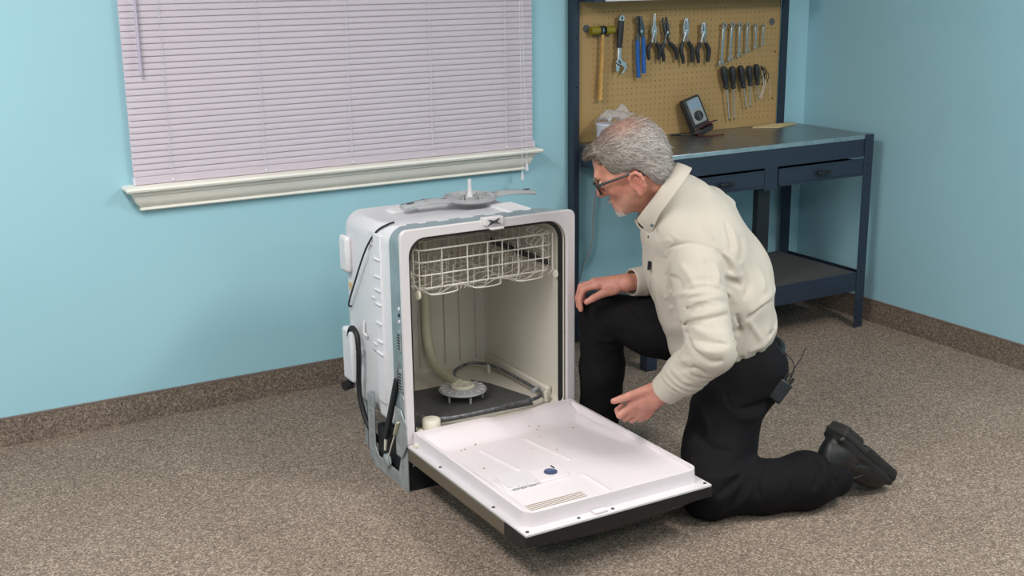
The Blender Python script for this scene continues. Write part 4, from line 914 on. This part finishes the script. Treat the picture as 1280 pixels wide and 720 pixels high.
shirt.fold([(-1.7199, -1.6598, 0.4730), (-1.6890, -1.6406, 0.4421)], 0.006, -0.005)
shirt.fold([(-1.8524, -1.5241, 0.8735), (-1.8363, -1.5610, 0.8422), (-1.8345, -1.5895, 0.8114)], 0.012, 0.003)
def endcut(field, c, n, rad): field.cut(Half(c, -np.array(n), c-rad, c+rad), .003)
endcut(shirt, L_WR-.006*LW, LW, .075); endcut(shirt, R_WR-.006*RW, RW, .06)
for e, wv in ((L_WR, LW), (R_WR, RW)): shirt.cut(Cone(e-.03*wv, e+.03*wv, .037, .037), .003)
endcut(shirt, NK-.026*NA, NA, .125)
shirt.cut(Cone(NK-.06*NA, NK+.05*NA, .064, .066), .004)
def sleeve(P):
    out_ = np.zeros(len(P))
    for a, b_, n_, ph in ((L_SH, L_EL, 4.2, .3), (L_EL, L_WR, 4.6, 1.1), (R_EL, R_WR, 4.0, .2)):
        ab = b_-a; t_ = ((P-a) @ ab)/(ab @ ab); q_ = P-a-np.clip(t_, 0, 1)[:, None]*ab; r_ = np.sqrt((q_*q_).sum(1))
        u_ = unit(np.cross(ab, ZU)); v_ = unit(np.cross(ab, u_)); th = np.arctan2(q_ @ u_, q_ @ v_)
        m_ = np.clip((t_-.12)/.15, 0, 1)*np.clip((.80-t_ if n_ != 4.2 else 1.12-t_)/.15, 0, 1)*np.clip((.10-r_)/.02, 0, 1)
        w_ = np.sin(2*PI*n_*t_+1.1*np.sin(th+ph)+.7*np.sin(2*th+3*t_+ph)+ph*3)
        out_ += -.0034*m_*(1-2*np.abs(w_)**.7)*(.55+.45*np.sin(2*th+5*t_+ph))
    ax_ = (P @ TAX.T); dr2 = np.sin(38*ax_[:, 0]+16*ax_[:, 2]+2.2*np.sin(9*ax_[:, 2]))
    return out_-.0016*(1-2*np.abs(dr2)**.7)*np.clip((.72-P[:, 2])/.15, 0, 1)*np.clip((P[:, 2]-.42)/.05, 0, 1)
V, F = shirt.mesh(.0034, lambda P: .0011*np.sin(P[:, 0]*31+3*np.sin(P[:, 2]*17))*np.sin(P[:, 2]*43+2*np.sin(P[:, 1]*23+P[:, 0]*11))*np.sin(P[:, 1]*27+1)+sleeve(P))
V = relax(V, F, 1, .35); put('shirt', V, F, m_shirt, man)
# collar: stand and turned down fall, open at the throat
ef = unit(FR-NA*(FR @ NA)); el = np.cross(NA, ef); el = el if el @ LF > 0 else -el
NC = V3(*(-1.9135, -1.4067, 0.9344)); rings = []; nn = 48
for i in range(nn+1):
    th = math.radians(-166+332*i/nn); dr_ = -math.cos(th)*ef+math.sin(th)*el
    s_ = abs(th)/math.radians(166); tip = .020*max(0, (s_-.72)/.28)**1.3; sag = -.004*s_
    base = NC-math.cos(th)*.104*ef+math.sin(th)*.082*el
    pr_f = [(-.006, -.045), (-.004, -.002+sag), (.001, .002+sag), (.006, -.001+sag), (.013, -.022), (.0175, -.044-tip), (.0135, -.045-tip), (.008, -.022), (.002, -.008+sag), (0, -.045)]
    rings.append([Vector(base+dr_*a+NA*b_) for a, b_ in pr_f])
MB().loft(rings).build('collar', m_shirt, man, ang=60)
def dot(name, mat, p, n, r, par=man): MB().lathe([(r, -.001), (r, .0012), (r*.7, .002), (.0005, .0018)], p, tuple(n), 14).build(name, mat, par)

# ---- trousers
pan = Field(); BX = np.array([FR, LF, ZU])
pan.u(Ell((-1.6627, -1.5173, 0.3873), (.148, .170, .105), BX), .04)
pan.u(Ell((-1.6715, -1.5929, 0.3585), (.092, .10, .110), BX), .05)
pan.u(Ell((-1.6088, -1.4356, 0.3655), (.10, .10, .11), BX), .05)
T1 = V3(*(-1.7302, -1.5726, 0.3530)); T2 = V3(*(-1.8161, -1.6181, 0.1614))
pan.u(Cone(T1, T2, .112, .108), .04); pan.u(Cone(T2, L_KN, .106, .083), .03)
S1 = V3(*(-1.7543, -1.7587, 0.0770)); S2 = V3(*(-1.6250, -1.8006, 0.0860))
pan.u(Cone(L_KN, S1, .083, .076), .03); pan.u(Cone(S1, S2, .076, .083), .03); pan.u(Cone(S2, L_AN+V3(-.012, 0, 0), .083, .062), .03)
T3 = V3(*(-1.7872, -1.2459, 0.4530))
pan.u(Cone(R_HIP, T3, .115, .096), .04); pan.u(Cone(T3, R_KN, .094, .069), .03)
R_MS = (R_KN+R_AN)/2+V3(0, -.012, 0)
pan.u(Cone(R_KN, R_MS, .070, .073), .02); pan.u(Cone(R_MS, R_AN, .073, .068), .02)
#PFOLDS
pan.fold([(-1.8429, -1.7677, 0.1496), (-1.8967, -1.7790, 0.1286), (-1.9526, -1.7761, 0.1031)], 0.01, -0.01)
pan.fold([(-1.8364, -1.7820, 0.1384), (-1.8809, -1.7940, 0.0978), (-1.9245, -1.7808, 0.0476)], 0.01, -0.01)
pan.fold([(-1.8554, -1.7682, 0.1477), (-1.9060, -1.7641, 0.1477), (-1.9507, -1.7537, 0.1442)], 0.01, 0.007)
pan.fold([(-1.8315, -1.7909, 0.1304), (-1.8674, -1.8003, 0.0794), (-1.8921, -1.7787, 0.0336)], 0.01, 0.007)
pan.fold([(-1.8205, -1.6502, 0.3627), (-1.8251, -1.6647, 0.3303), (-1.8135, -1.6811, 0.3105)], 0.004, -0.004)
pan.fold([(-1.6879, -1.6933, 0.3201), (-1.7413, -1.6941, 0.3104), (-1.8135, -1.6811, 0.3105)], 0.01, -0.008)
pan.fold([(-1.6945, -1.6850, 0.2880), (-1.7621, -1.7018, 0.2815), (-1.8152, -1.6919, 0.2840)], 0.012, 0.006)
pan.fold([(-1.6357, -1.8192, 0.1726), (-1.6421, -1.8682, 0.1410), (-1.6717, -1.8762, 0.0950)], 0.009, -0.008)
pan.fold([(-1.6084, -1.8175, 0.1711), (-1.6177, -1.8728, 0.1371), (-1.6453, -1.8883, 0.0934)], 0.009, 0.008)
pan.fold([(-1.5664, -1.8286, 0.1555), (-1.5951, -1.8731, 0.1320), (-1.5840, -1.8845, 0.0928)], 0.007, -0.008)
pan.fold([(-1.7465, -1.7976, 0.1514), (-1.7327, -1.8355, 0.1243), (-1.7660, -1.8412, 0.0785)], 0.012, 0.005)
pan.fold([(-1.7677, -1.7689, 0.1584), (-1.8214, -1.7968, 0.1303), (-1.8214, -1.8175, 0.0750)], 0.01, -0.005)
pan.fold([(-1.8493, -1.5145, 0.2956), (-1.8778, -1.6201, 0.2834), (-1.8940, -1.6610, 0.2369)], 0.012, 0.005)
pan.fold([(-1.9034, -1.6163, 0.2364), (-1.8996, -1.6878, 0.2093), (-1.8521, -1.7222, 0.1984)], 0.012, -0.005)
pan.fold([(-1.9475, -1.6447, 0.1664), (-1.9415, -1.7230, 0.1682), (-1.8801, -1.7390, 0.1728)], 0.012, 0.006)
pan.fold([(-1.9625, -1.1677, 0.4289), (-1.9296, -1.1891, 0.3747), (-1.8516, -1.1690, 0.3418)], 0.01, -0.006)
pan.fold([(-1.9797, -1.1467, 0.4533), (-1.9576, -1.1744, 0.4163), (-1.9083, -1.2030, 0.4156)], 0.01, 0.006)
pan.fold([(-1.8729, -1.2394, 0.5267), (-1.8640, -1.2927, 0.4985), (-1.8306, -1.3325, 0.4900)], 0.012, -0.005)
pan.fold([(-1.9533, -1.1789, 0.2938), (-1.9072, -1.1820, 0.2307), (-1.8804, -1.1676, 0.1647)], 0.012, 0.005)
AD = unit(L_AN-S2)
pan.cut(Cone(L_AN+AD*.03, L_AN+AD*.09, .048, .05), .004)
pan.cut(Half((0, 0, .002), (0, 0, 1), (-2.2, -2, -.2), (-1.2, -.9, .0)), .003)
V, F = pan.mesh(.0045, lambda P: .0022*np.sin(P[:, 0]*37+3*np.sin(P[:, 2]*19))*np.sin(P[:, 2]*33+2*np.sin(P[:, 1]*21)))
V = relax(V, F, 2, .4); V[:, 2] = np.maximum(V[:, 2], .002); put('trousers', V, F, m_pants, man)
bc = V3(*(-1.6621, -1.5072, 0.4212)); b = MB()
b.tube([bc+.136*math.cos(2*PI*i/40)*FR+.152*math.sin(2*PI*i/40)*LF+V3(0, 0, -.02*math.cos(2*PI*i/40)) for i in range(40)], .012, 8, closed=True); b.build('belt', m_black, man)

# ---- body: head, neck, trunk, arms and hands as one skin
body = Field()
HA = np.array([HF, HL, HU])
def he(c, r, k=.02): body.u(Ell(hd(*c), np.array(r)*HS, HA), k)
def hc_(a, b, ra, rb, k=.015): body.u(Cone(hd(*a), hd(*b), ra*HS, rb*HS), k)
body.u(Ell(hd(-.012, 0, .030), V3(.098, .076, .080)*HS, HA), .01)
he((.030, 0, -.030), (.060, .060, .082), .03)
for s_ in (-1, 1):
    hc_((.005, s_*.048, -.055), (.066, s_*.018, -.090), .024, .018, .03)      # jaw
    he((.058, s_*.040, -.026), (.028, .026, .028), .02)                       # cheek
    hc_((.020, s_*.062, -.012), (.058, s_*.050, -.010), .011, .010, .02)      # cheekbone
hc_((.086, -.030, .014), (.086, .030, .014), .010, .010, .018)                # brow
he((.074, 0, -.092), (.020, .024, .018), .02)                                 # chin
hc_((.089, 0, .004), (.106, 0, -.031), .0085, .0110, .012)                    # nose
for s_ in (-1, 1): he((.096, s_*.0115, -.035), (.012, .008, .008), .008)
hc_((.086, -.014, -.0655), (.086, .014, -.0655), .0072, .0072, .012); hc_((.084, -.013, -.0775), (.084, .013, -.0775), .0078, .0078, .012)
for s_ in (-1, 1): body.cut(Ell(hd(.094, s_*.032, -.006), V3(.016, .017, .011)*HS, HA), .012)
for s_ in (-1, 1): body.u(Ell(hd(.0775, s_*.032, -.006), V3(.0125, .015, .0115)*HS, HA), .004)
body.cut(Cone(hd(.096, -.020, -.0715), hd(.096, .020, -.0715), .0022, .0022), .004)
for s_ in (-1, 1):                                                            # ears: rim, lobe, hollow
    rim = [(.010, -.012), (.014, .006), (.011, .022), (.001, .031), (-.011, .030), (-.019, .019), (-.0195, .003), (-.014, -.012), (-.005, -.024)]
    yy2 = [.076, .080, .084, .088, .091, .092, .091, .087, .080]
    E3 = [(x-.001, s_*y_, z-.047) for (x, z), y_ in zip(rim, yy2)]
    for a, b_ in zip(E3[:-1], E3[1:]): hc_(a, b_, .0046, .0046, .004)
    he((.005, s_*.079, -.071), (.008, .0055, .011), .006)
    he((-.005, s_*.081, -.041), (.016, .0045, .024), .008)
    he((.013, s_*.078, -.051), (.006, .005, .008), .006)
    hc_((-.007, s_*.086, -.029), (-.007, s_*.085, -.053), .0035, .0035, .005)
for s_ in (-1, 1): body.cut(Ell(hd(.003, s_*.0905, -.047), V3(.0085, .0075, .014)*HS, HA), .005)
body.u(Cone(hd(-.028, 0, -.045), NK-.05*NA, .060, .064), .03)
body.u(Cone(hd(.03, 0, -.085), NK-.05*NA+.02*ef, .034, .040), .03)
body.u(Cone(NK-.05*NA, NB, .062, .075), .02)
body.u(Ell((-1.7617, -1.4399, 0.7237), (.115, .150, .150), TAX), .04); body.u(Ell((-1.7203, -1.4708, 0.5462), (.13, .150, .150), TAX), .04); body.u(Ell((-1.6659, -1.5177, 0.3801), (.12, .14, .10), BX), .04)
body.u(Cone(L_SH, R_SH, .050, .050), .03)
for sh_, el_, wr_ in ((L_SH, L_EL, L_WR), (R_SH, R_EL, R_WR)):
    body.u(Cone(sh_, el_, .050, .042), .02); body.u(Cone(el_, wr_, .042, .0265), .01)
for a, b_, ra, rb in ((L_HIP, T2, .070, .062), (T2, L_KN, .062, .050), (L_KN, S2, .050, .050), (S2, L_AN, .048, .036), (R_HIP, T3, .070, .060), (T3, R_KN, .060, .046), (R_KN, R_AN, .046, .036)): body.u(Cone(a, b_, ra, rb), .02)
def finger(pts, rs, k0=.010):
    for i in range(len(pts)-1): body.u(Cone(pts[i], pts[i+1], rs[i], rs[i+1]), k0 if i == 0 else .0025)
lw = L_WR+LW*.012
for m_, r in (((-2.0909, -1.5483, 0.3383), .0165), ((-2.0795, -1.5450, 0.3199), .017), ((-2.0609, -1.5438, 0.3045), .0165), ((-2.0380, -1.5448, 0.2939), .0145)): body.u(Cone(lw, m_, .0235, r), .012)
finger([(-2.0368, -1.5759, 0.3888), (-2.0969, -1.5560, 0.3718), (-2.1258, -1.5445, 0.3627), (-2.1459, -1.5327, 0.3554)], [.0165, .0130, .0112, .0092], .014)
finger([(-2.0909, -1.5483, 0.3383), (-2.1257, -1.5372, 0.3091), (-2.1178, -1.5137, 0.3150), (-2.1005, -1.5093, 0.3228)], [.0135, .0112, .0098, .0085], .006)
finger([(-2.0795, -1.5450, 0.3199), (-2.1020, -1.5285, 0.2927), (-2.0937, -1.5044, 0.2971), (-2.0805, -1.5020, 0.3063)], [.0135, .0114, .0098, .0086], .006)
finger([(-2.0609, -1.5438, 0.3045), (-2.0737, -1.5257, 0.2809), (-2.0643, -1.5002, 0.2847), (-2.0539, -1.4979, 0.2920)], [.0130, .0110, .0095, .0084], .006)
finger([(-2.0380, -1.5448, 0.2939), (-2.0427, -1.5235, 0.2764), (-2.0363, -1.5023, 0.2797), (-2.0289, -1.5001, 0.2852)], [.0115, .0098, .0086, .0076], .006)
rw = R_WR+RW*.012
for m_, r in (((-1.9589, -1.1695, 0.6002), .0155), ((-1.9541, -1.1487, 0.6028), .016), ((-1.9410, -1.1339, 0.5977), .0155), ((-1.9219, -1.1242, 0.5875), .0140)): body.u(Cone(rw, m_, .0235, r), .012)
finger([(-1.9184, -1.2098, 0.5876), (-1.9632, -1.2033, 0.5794), (-1.9925, -1.1971, 0.5678), (-2.0130, -1.1890, 0.5558)], [.0165, .0130, .0112, .0095], .014)
finger([(-1.9589, -1.1695, 0.6002), (-2.0008, -1.1497, 0.5859), (-2.0133, -1.1479, 0.5528), (-2.0138, -1.1557, 0.5227)], [.0130, .0110, .0096, .0085], .006)
finger([(-1.9541, -1.1487, 0.6028), (-1.9938, -1.1272, 0.5904), (-2.0045, -1.1251, 0.5541), (-2.0052, -1.1309, 0.5262)], [.0132, .0112, .0098, .0086], .006)
finger([(-1.9410, -1.1339, 0.5977), (-1.9783, -1.1108, 0.5872), (-1.9878, -1.1065, 0.5527), (-1.9877, -1.1113, 0.5296)], [.0128, .0108, .0094, .0083], .006)
finger([(-1.9219, -1.1242, 0.5875), (-1.9538, -1.1020, 0.5763), (-1.9645, -1.0947, 0.5492), (-1.9663, -1.0977, 0.5285)], [.0115, .0098, .0086, .0076], .006)
V, F = body.mesh(.0030)
V = relax(V, F, 1, .35)
q = (V-HC)/HS; lx_, ly_, lz_ = q @ HF, q @ HL, q @ HU
base = np.array(lin((198, 138, 116))); C_ = np.tile(base, (len(V), 1))
def tint(w_, c): 
    global C_
    C_ = C_*(1-w_[:, None])+np.array(lin(c))*w_[:, None]
inh = (np.abs(q).max(1) < .16)
g = lambda c, r: np.exp(-(((lx_-c[0])/r[0])**2+((np.abs(ly_)-c[1])/r[1])**2+((lz_-c[2])/r[2])**2))*inh
tint(.55*g((.108, 0, -.030), (.02, .02, .025)), (200, 112, 100)); tint(.5*g((.06, .045, -.028), (.03, .03, .025)), (204, 122, 104)); tint(.55*g((-.007, .086, -.043), (.03, .016, .04)), (214, 132, 122))
tint(.75*g((.088, 0, -.0715), (.012, .022, .009)), (176, 96, 92)); tint(.75*g((.078, 0, -.096), (.022, .034, .020)), (206, 192, 184)); tint(.35*g((.04, .05, -.075), (.05, .03, .03)), (192, 150, 134))
hand = (V[:, 2] < .62) & ~inh
tint(.5*hand.astype(float), (204, 142, 132))
put('body', V, F, m_skin, man, C_)
for s_ in (-1, 1):
    MB().ball(tuple(hd(.0815, s_*.032, -.007)), .0118*HS, 14, 10).build('eyeball', M('eye_white', (222, 216, 210), .25), man)
    MB().lathe([(.0055, 0), (.0045, .0012), (.0005, .0016)], tuple(hd(.0925, s_*.032, -.009)), tuple(unit(HF-.25*HU)), 14).build('iris', M('iris', (52, 62, 70), .2), man)
# ---- hair: a close cap following the skull plus individual strands
hair = Field()
hair.u(Ell(hd(-.015, 0, .029), V3(.104, .083, .086)*HS, HA), .01); hair.u(Ell(hd(-.055, 0, -.012), V3(.058, .066, .066)*HS, HA), .03)
hair.u(Ell(hd(.060, 0, .079), V3(.028, .050, .015)*HS, HA), .02)
hair.u(Cone(hd(-.048, -.03, -.05), hd(-.048, .03, -.05), .036*HS, .036*HS), .03)
class HairLine:
    def bounds(s): return HC-.2, HC+.2
    def __call__(s, P):
        q_ = (P-HC)/HS; x = q_ @ HF; y = q_ @ HL; z = q_ @ HU
        side = np.interp(x, [-.2, -.105, -.05, -.040, -.032, -.012, .008, .014, .020, .034, .044, .052, .060, .070, .11], [-.09, -.085, -.088, -.080, -.044, -.008, -.008, -.020, -.044, -.036, -.006, .030, .058, .064, .074])
        return (z-side)*.7*HS
hair.cut(HairLine(), .006)
def hnoise(P):
    q_ = (P-HC)/HS; x = q_ @ HF; y = q_ @ HL; z = q_ @ HU; a = np.arctan2(y, z+.02)
    return -.0009*np.sin(a*95+9*np.sin(x*60))*np.sin(x*70+7*a)-.0006*np.sin(a*160+x*40)
V, F = hair.mesh(.0030, hnoise)
m_hair = M('hair', (150, 142, 134), .6)
nt = m_hair.node_tree; N = nt.nodes; L = nt.links
at_ = N.new('ShaderNodeVertexColor'); at_.layer_name = 'tint'; L.new(at_.outputs['Color'], N['Principled BSDF'].inputs['Base Color'])
q = (V-HC)/HS; X_, Y_, Z_ = q @ HF, q @ HL, q @ HU
rng = np.random.RandomState(4)
def haircol(X_, Y_, Z_, rn):
    w_ = np.clip((X_+.02)/.09, 0, 1)[:, None]
    c = np.array(lin((160, 152, 146)))*(1-w_)+np.array(lin((112, 100, 88)))*w_
    c = c*(1+.45*rn[:, None])
    bald = np.exp(-(((X_+.030)/.052)**2+((Y_-.026)/.040)**2+((Z_-.095)/.032)**2))*.72
    return c*(1-bald[:, None])+np.array(lin((204, 148, 126)))*bald[:, None]
hairo = put('hair', V, F, m_hair, man, haircol(X_, Y_, Z_, rng.uniform(-1, 1, len(V))))
# strands
nrm = np.zeros_like(V); fn = np.cross(V[F[:, 2]]-V[F[:, 0]], V[F[:, 3]]-V[F[:, 1]])
for k in range(4): np.add.at(nrm, F[:, k], fn)
nrm /= np.linalg.norm(nrm, axis=1)[:, None]+1e-12
out = ((V-hd(-.012, 0, .03))*nrm).sum(1) > .02
cand = np.where(out & (np.random.RandomState(1).uniform(size=len(V)) < .55))[0]
sv, sf, scol = [], [], []
for i in rng.choice(cand, min(15000, len(cand)), replace=False):
    p, n_ = V[i], nrm[i]; x, y, z = X_[i], Y_[i], Z_[i]
    fl_ = -.75*HF-.75*HU if z < .05 else (-.9*HF+.35*np.sign(y+1e-6)*HL-.1*HU)
    if x > .055: fl_ = .9*HF+.25*np.sign(y)*HL-.15*HU
    fl_ = fl_-n_*(fl_ @ n_); fl_ = unit(fl_+.25*rng.normal(size=3)*.6)
    ln = (.012+.010*rng.rand())*(1.3 if z > .08 else 1); wd = .0006+.0004*rng.rand()
    sd_ = unit(np.cross(fl_, n_)); lift = n_*(.16 if x < .055 else .40)
    p0 = p-n_*.001; p1 = p0+(fl_+lift)*ln*.5; p2 = p1+(fl_+lift*.1)*ln*.5
    k = len(sv); sv += [p0+sd_*wd, p0-sd_*wd, p1+sd_*wd*.8, p1-sd_*wd*.8, p2]
    sf += [(k, k+1, k+3, k+2), (k+2, k+3, k+4, k+4)]
    rn = np.array([rng.uniform(-1, 1)]); cc = haircol(np.array([x]), np.array([y]), np.array([z]), rn*1.3)[0]*1.05; scol += [cc]*5
# goatee and eyebrow hairs
for (c0, r0, num, lng, colr) in (((.078, 0, -.096), (.016, .030, .016), 420, .009, (214, 206, 200)), ((.094, .032, .016), (.004, .018, .004), 90, .010, (150, 140, 130)), ((.094, -.032, .016), (.004, .018, .004), 90, .010, (150, 140, 130)), ((.093, 0, -.060), (.006, .024, .005), 160, .006, (196, 184, 176))):
    for _ in range(num):
        a = rng.normal(size=3); a = unit(a)*np.array(r0); p0 = hd(c0[0]+a[0], c0[1]+a[1], c0[2]+a[2]); dn = unit(.45*HF-.9*HU+.4*rng.normal(size=3)); sd_ = unit(np.cross(dn, rng.normal(size=3)))*.0007
        k = len(sv); p1 = p0+dn*lng*.5; p2 = p0+dn*lng; sv += [p0+sd_, p0-sd_, p1+sd_, p1-sd_, p2]; sf += [(k, k+1, k+3, k+2), (k+2, k+3, k+4, k+4)]; scol += [np.array(lin(colr))*(1+.2*rng.uniform(-1, 1))]*5
me = bpy.data.meshes.new('hair_strand'); hl_ = np.array(wloc(hairo)); me.from_pydata([tuple(p-hl_) for p in sv], [], [f if f[2] != f[3] else f[:3] for f in sf]); me.update()
at = me.color_attributes.new('tint', 'FLOAT_COLOR', 'POINT'); at.data.foreach_set('color', np.concatenate([np.array(scol), np.ones((len(sv), 1))], 1).astype(np.float32).ravel())
me.materials.append(m_hair); so = bpy.data.objects.new('hair_strands', me); COL.objects.link(so); so.parent = hairo; so['kind'] = 'stuff'; WL[so.name] = wloc(hairo)
# ---- glasses
gl = MB()
for s_ in (-1, 1):
    gl.tube([tuple(hd(x, s_*y, z)) for x, y, z in ((-.028, .087, -.036), (-.020, .088, -.020), (-.004, .088, -.014), (.02, .085, -.011), (.06, .079, -.005), (.094, .070, .000))], [.0024, .0032, .0036, .0036, .0038, .0042], 8)
    lo = [(.104-.25*(abs(y)-.034)**1 if abs(y) > .034 else .104, y, z) for y, z in [(s_*.036+.027*np.sign(math.cos(t))*abs(math.cos(t))**.7, -.010+.0185*np.sign(math.sin(t))*abs(math.sin(t))**.7) for t in np.linspace(0, 2*PI, 25)[:-1]]]
    gl.tube([tuple(hd(*p)) for p in lo], .0032, 7, closed=True)
gl.tube([tuple(hd(.106, -.010, -.004)), tuple(hd(.110, 0, .000)), tuple(hd(.106, .010, -.004))], .0024, 7)
go = gl.build('glasses', m_black, man)
for s_ in (-1, 1):
    lo = [(.104-.25*max(0, abs(y)-.034), y, z) for y, z in [(s_*.036+.026*np.sign(math.cos(t))*abs(math.cos(t))**.7, -.010+.0175*np.sign(math.sin(t))*abs(math.sin(t))**.7) for t in np.linspace(0, 2*PI, 25)[:-1]]]
    MB().loft([[tuple(hd(*p)) for p in lo], [tuple(hd(p[0]+.0012, p[1], p[2])) for p in lo]]).build('lens', m_glass, go, ang=20)
# ---- shoes
def shoe(name, org, a, up, par, K=.94):
    a = unit(a); up = unit(up-a*(np.array(up) @ a)); wv = np.cross(up, a); AX = np.array([a, wv, up])
    P = lambda x, y, z: org+K*x*a+y*wv+z*up
    so_ = Field(); so_.u(RBox(P(.145, 0, .010), (.145, .043, .011), .010, AX), .01); so_.u(RBox(P(.043, 0, -.006), (.046, .038, .014), .008, AX), .006); so_.u(RBox(P(.200, 0, -.003), (.085, .045, .011), .010, AX), .006)
    for x in np.arange(.02, .29, .022): so_.cut(RBox(P(x, 0, -.020), (.003, .06, .006), .001, AX), .002)
    up_ = Field(); up_.u(Ell(P(.050, 0, .055), (.056, .040, .064), AX), .02); up_.u(Cone(P(.055, 0, .068), P(.19, 0, .050), .044, .042), .03); up_.u(Ell(P(.228, 0, .038), (.062, .046, .044), AX), .02); up_.u(Cone(P(.058, 0, .07), P(.050, 0, .118), .041, .042), .02)
    up_.u(RBox(P(.145, 0, .026), (.142, .0425, .012), .010, AX), .012)
    up_.cut(Ell(P(.050, 0, .150), (.034, .034, .05), AX), .004)
    for s_ in (-1, 1):
        up_.fold([P(.05, s_*.038, .085), P(.11, s_*.040, .055), P(.17, s_*.041, .028)], .004, -.0022); up_.fold([P(.20, s_*.040, .024), P(.19, 0, .075)], .004, -.002); up_.fold([P(.03, s_*.036, .03), P(.08, s_*.042, .035), P(.14, s_*.044, .03)], .0045, .002)
        up_.fold([P(.10, s_*.040, .09), P(.13, s_*.042, .025)], .003, -.0018)
    V, F = up_.mesh(.0032); so = put(name, V, F, m_shoe, par)
    V, F = so_.mesh(.0036); put('sole', V, F, m_sole, so)
    lc = MB()
    for i in range(5):
        x = .105+.022*i; z = .098-.011*i; lc.tube([P(x, -.022, z-.008), P(x+.004, 0, z+.003), P(x+.008, .022, z-.008)], .0022, 6)
    lc.tube(spline([P(.10, 0, .102), P(.12, -.03, .112), P(.15, -.045, .085), P(.135, -.043, .065)], 5), .0018, 6); lc.tube(spline([P(.10, 0, .102), P(.09, .03, .115), P(.12, .05, .095), P(.15, .045, .07)], 5), .0018, 6)
    lc.build('shoelace', m_black, so)
    return so, P, AX
a_ = unit(V3(.745, -.06, -.66)); u_ = unit(V3(-.66, 0, -.75))
TO = V3(*(-1.3108, -1.8277, 0.0500)); so1, P1, AX1 = shoe('shoe', TO-.274*a_, a_, u_, man)
MB().tube([P1(.022, .036, .066), P1(.034, .0405, .070), P1(.048, .0415, .070), P1(.052, .0418, .060), P1(.042, .0418, .055), P1(.034, .0405, .060), P1(.036, .0405, .070)], .0016, 5).build('emblem', M('emblem_grey', (190, 190, 190), .4), so1)
shoe('shoe', V3(-1.888, -1.155, .021), V3(-.06, .998, 0), ZU, man)
# ---- transmitter pack on the belt, lapel microphone, buttons
tp = MB(); pc_ = V3(*(-1.6558, -1.7018, 0.3446)); pa = unit(V3(*(-1.6313, -1.7081, 0.3699))-V3(*(-1.6792, -1.6983, 0.3123))); pb_ = unit(np.cross(pa, -np.array(FW))); pd = np.cross(pa, pb_)
AXM = Matrix.Translation(Vector(pc_)) @ Matrix((Vector(pb_), Vector(pd), Vector(pa))).transposed().to_4x4()
tp.box(-.021, .021, -.010, .010, -.034, .034, mt=AXM); tpo = tp.build('transmitter_pack', m_black, man, bevel=.004)
MB().tube([AXM @ Vector((-.010, 0, .034)), AXM @ Vector((-.012, 0, .060))], .0055, 8).build('plug', m_black, tpo); MB().tube([AXM @ Vector((.010, 0, .034)), AXM @ Vector((.010, 0, .055))], .0050, 8).build('plug', m_black, tpo)
MB().tube(spline([(-1.6021, -1.6806, 0.3588), (-1.5844, -1.6800, 0.3938), (-1.5635, -1.6834, 0.4218), (-1.5437, -1.6840, 0.4569)], 6), .0020, 6).build('antenna', m_black, tpo)
MB().tube(spline([(-1.6067, -1.6787, 0.3565), (-1.5925, -1.6892, 0.3877), (-1.5899, -1.6805, 0.4206), (-1.6036, -1.6660, 0.4419), (-1.6209, -1.6377, 0.4626)], 6), .0014, 6).build('microphone_wire', m_black, tpo)
nb_ = unit(V3(-.3, -.9, .3))
for q in ((-1.9869, -1.4903, 0.8555),): dot('button', m_dsteel, q, nb_, .0055)
mp_ = V3(*(-1.9509, -1.4376, 0.7258)); MB().tube([mp_+V3(-.006, -.006, .008), mp_+V3(-.010, -.006, -.018)], [.0065, .005], 8).build('lapel_microphone', m_black, man)
dot('button', m_black, (-1.9669, -1.4488, 0.8107), unit(V3(-.8, -.5, 0)), .004)
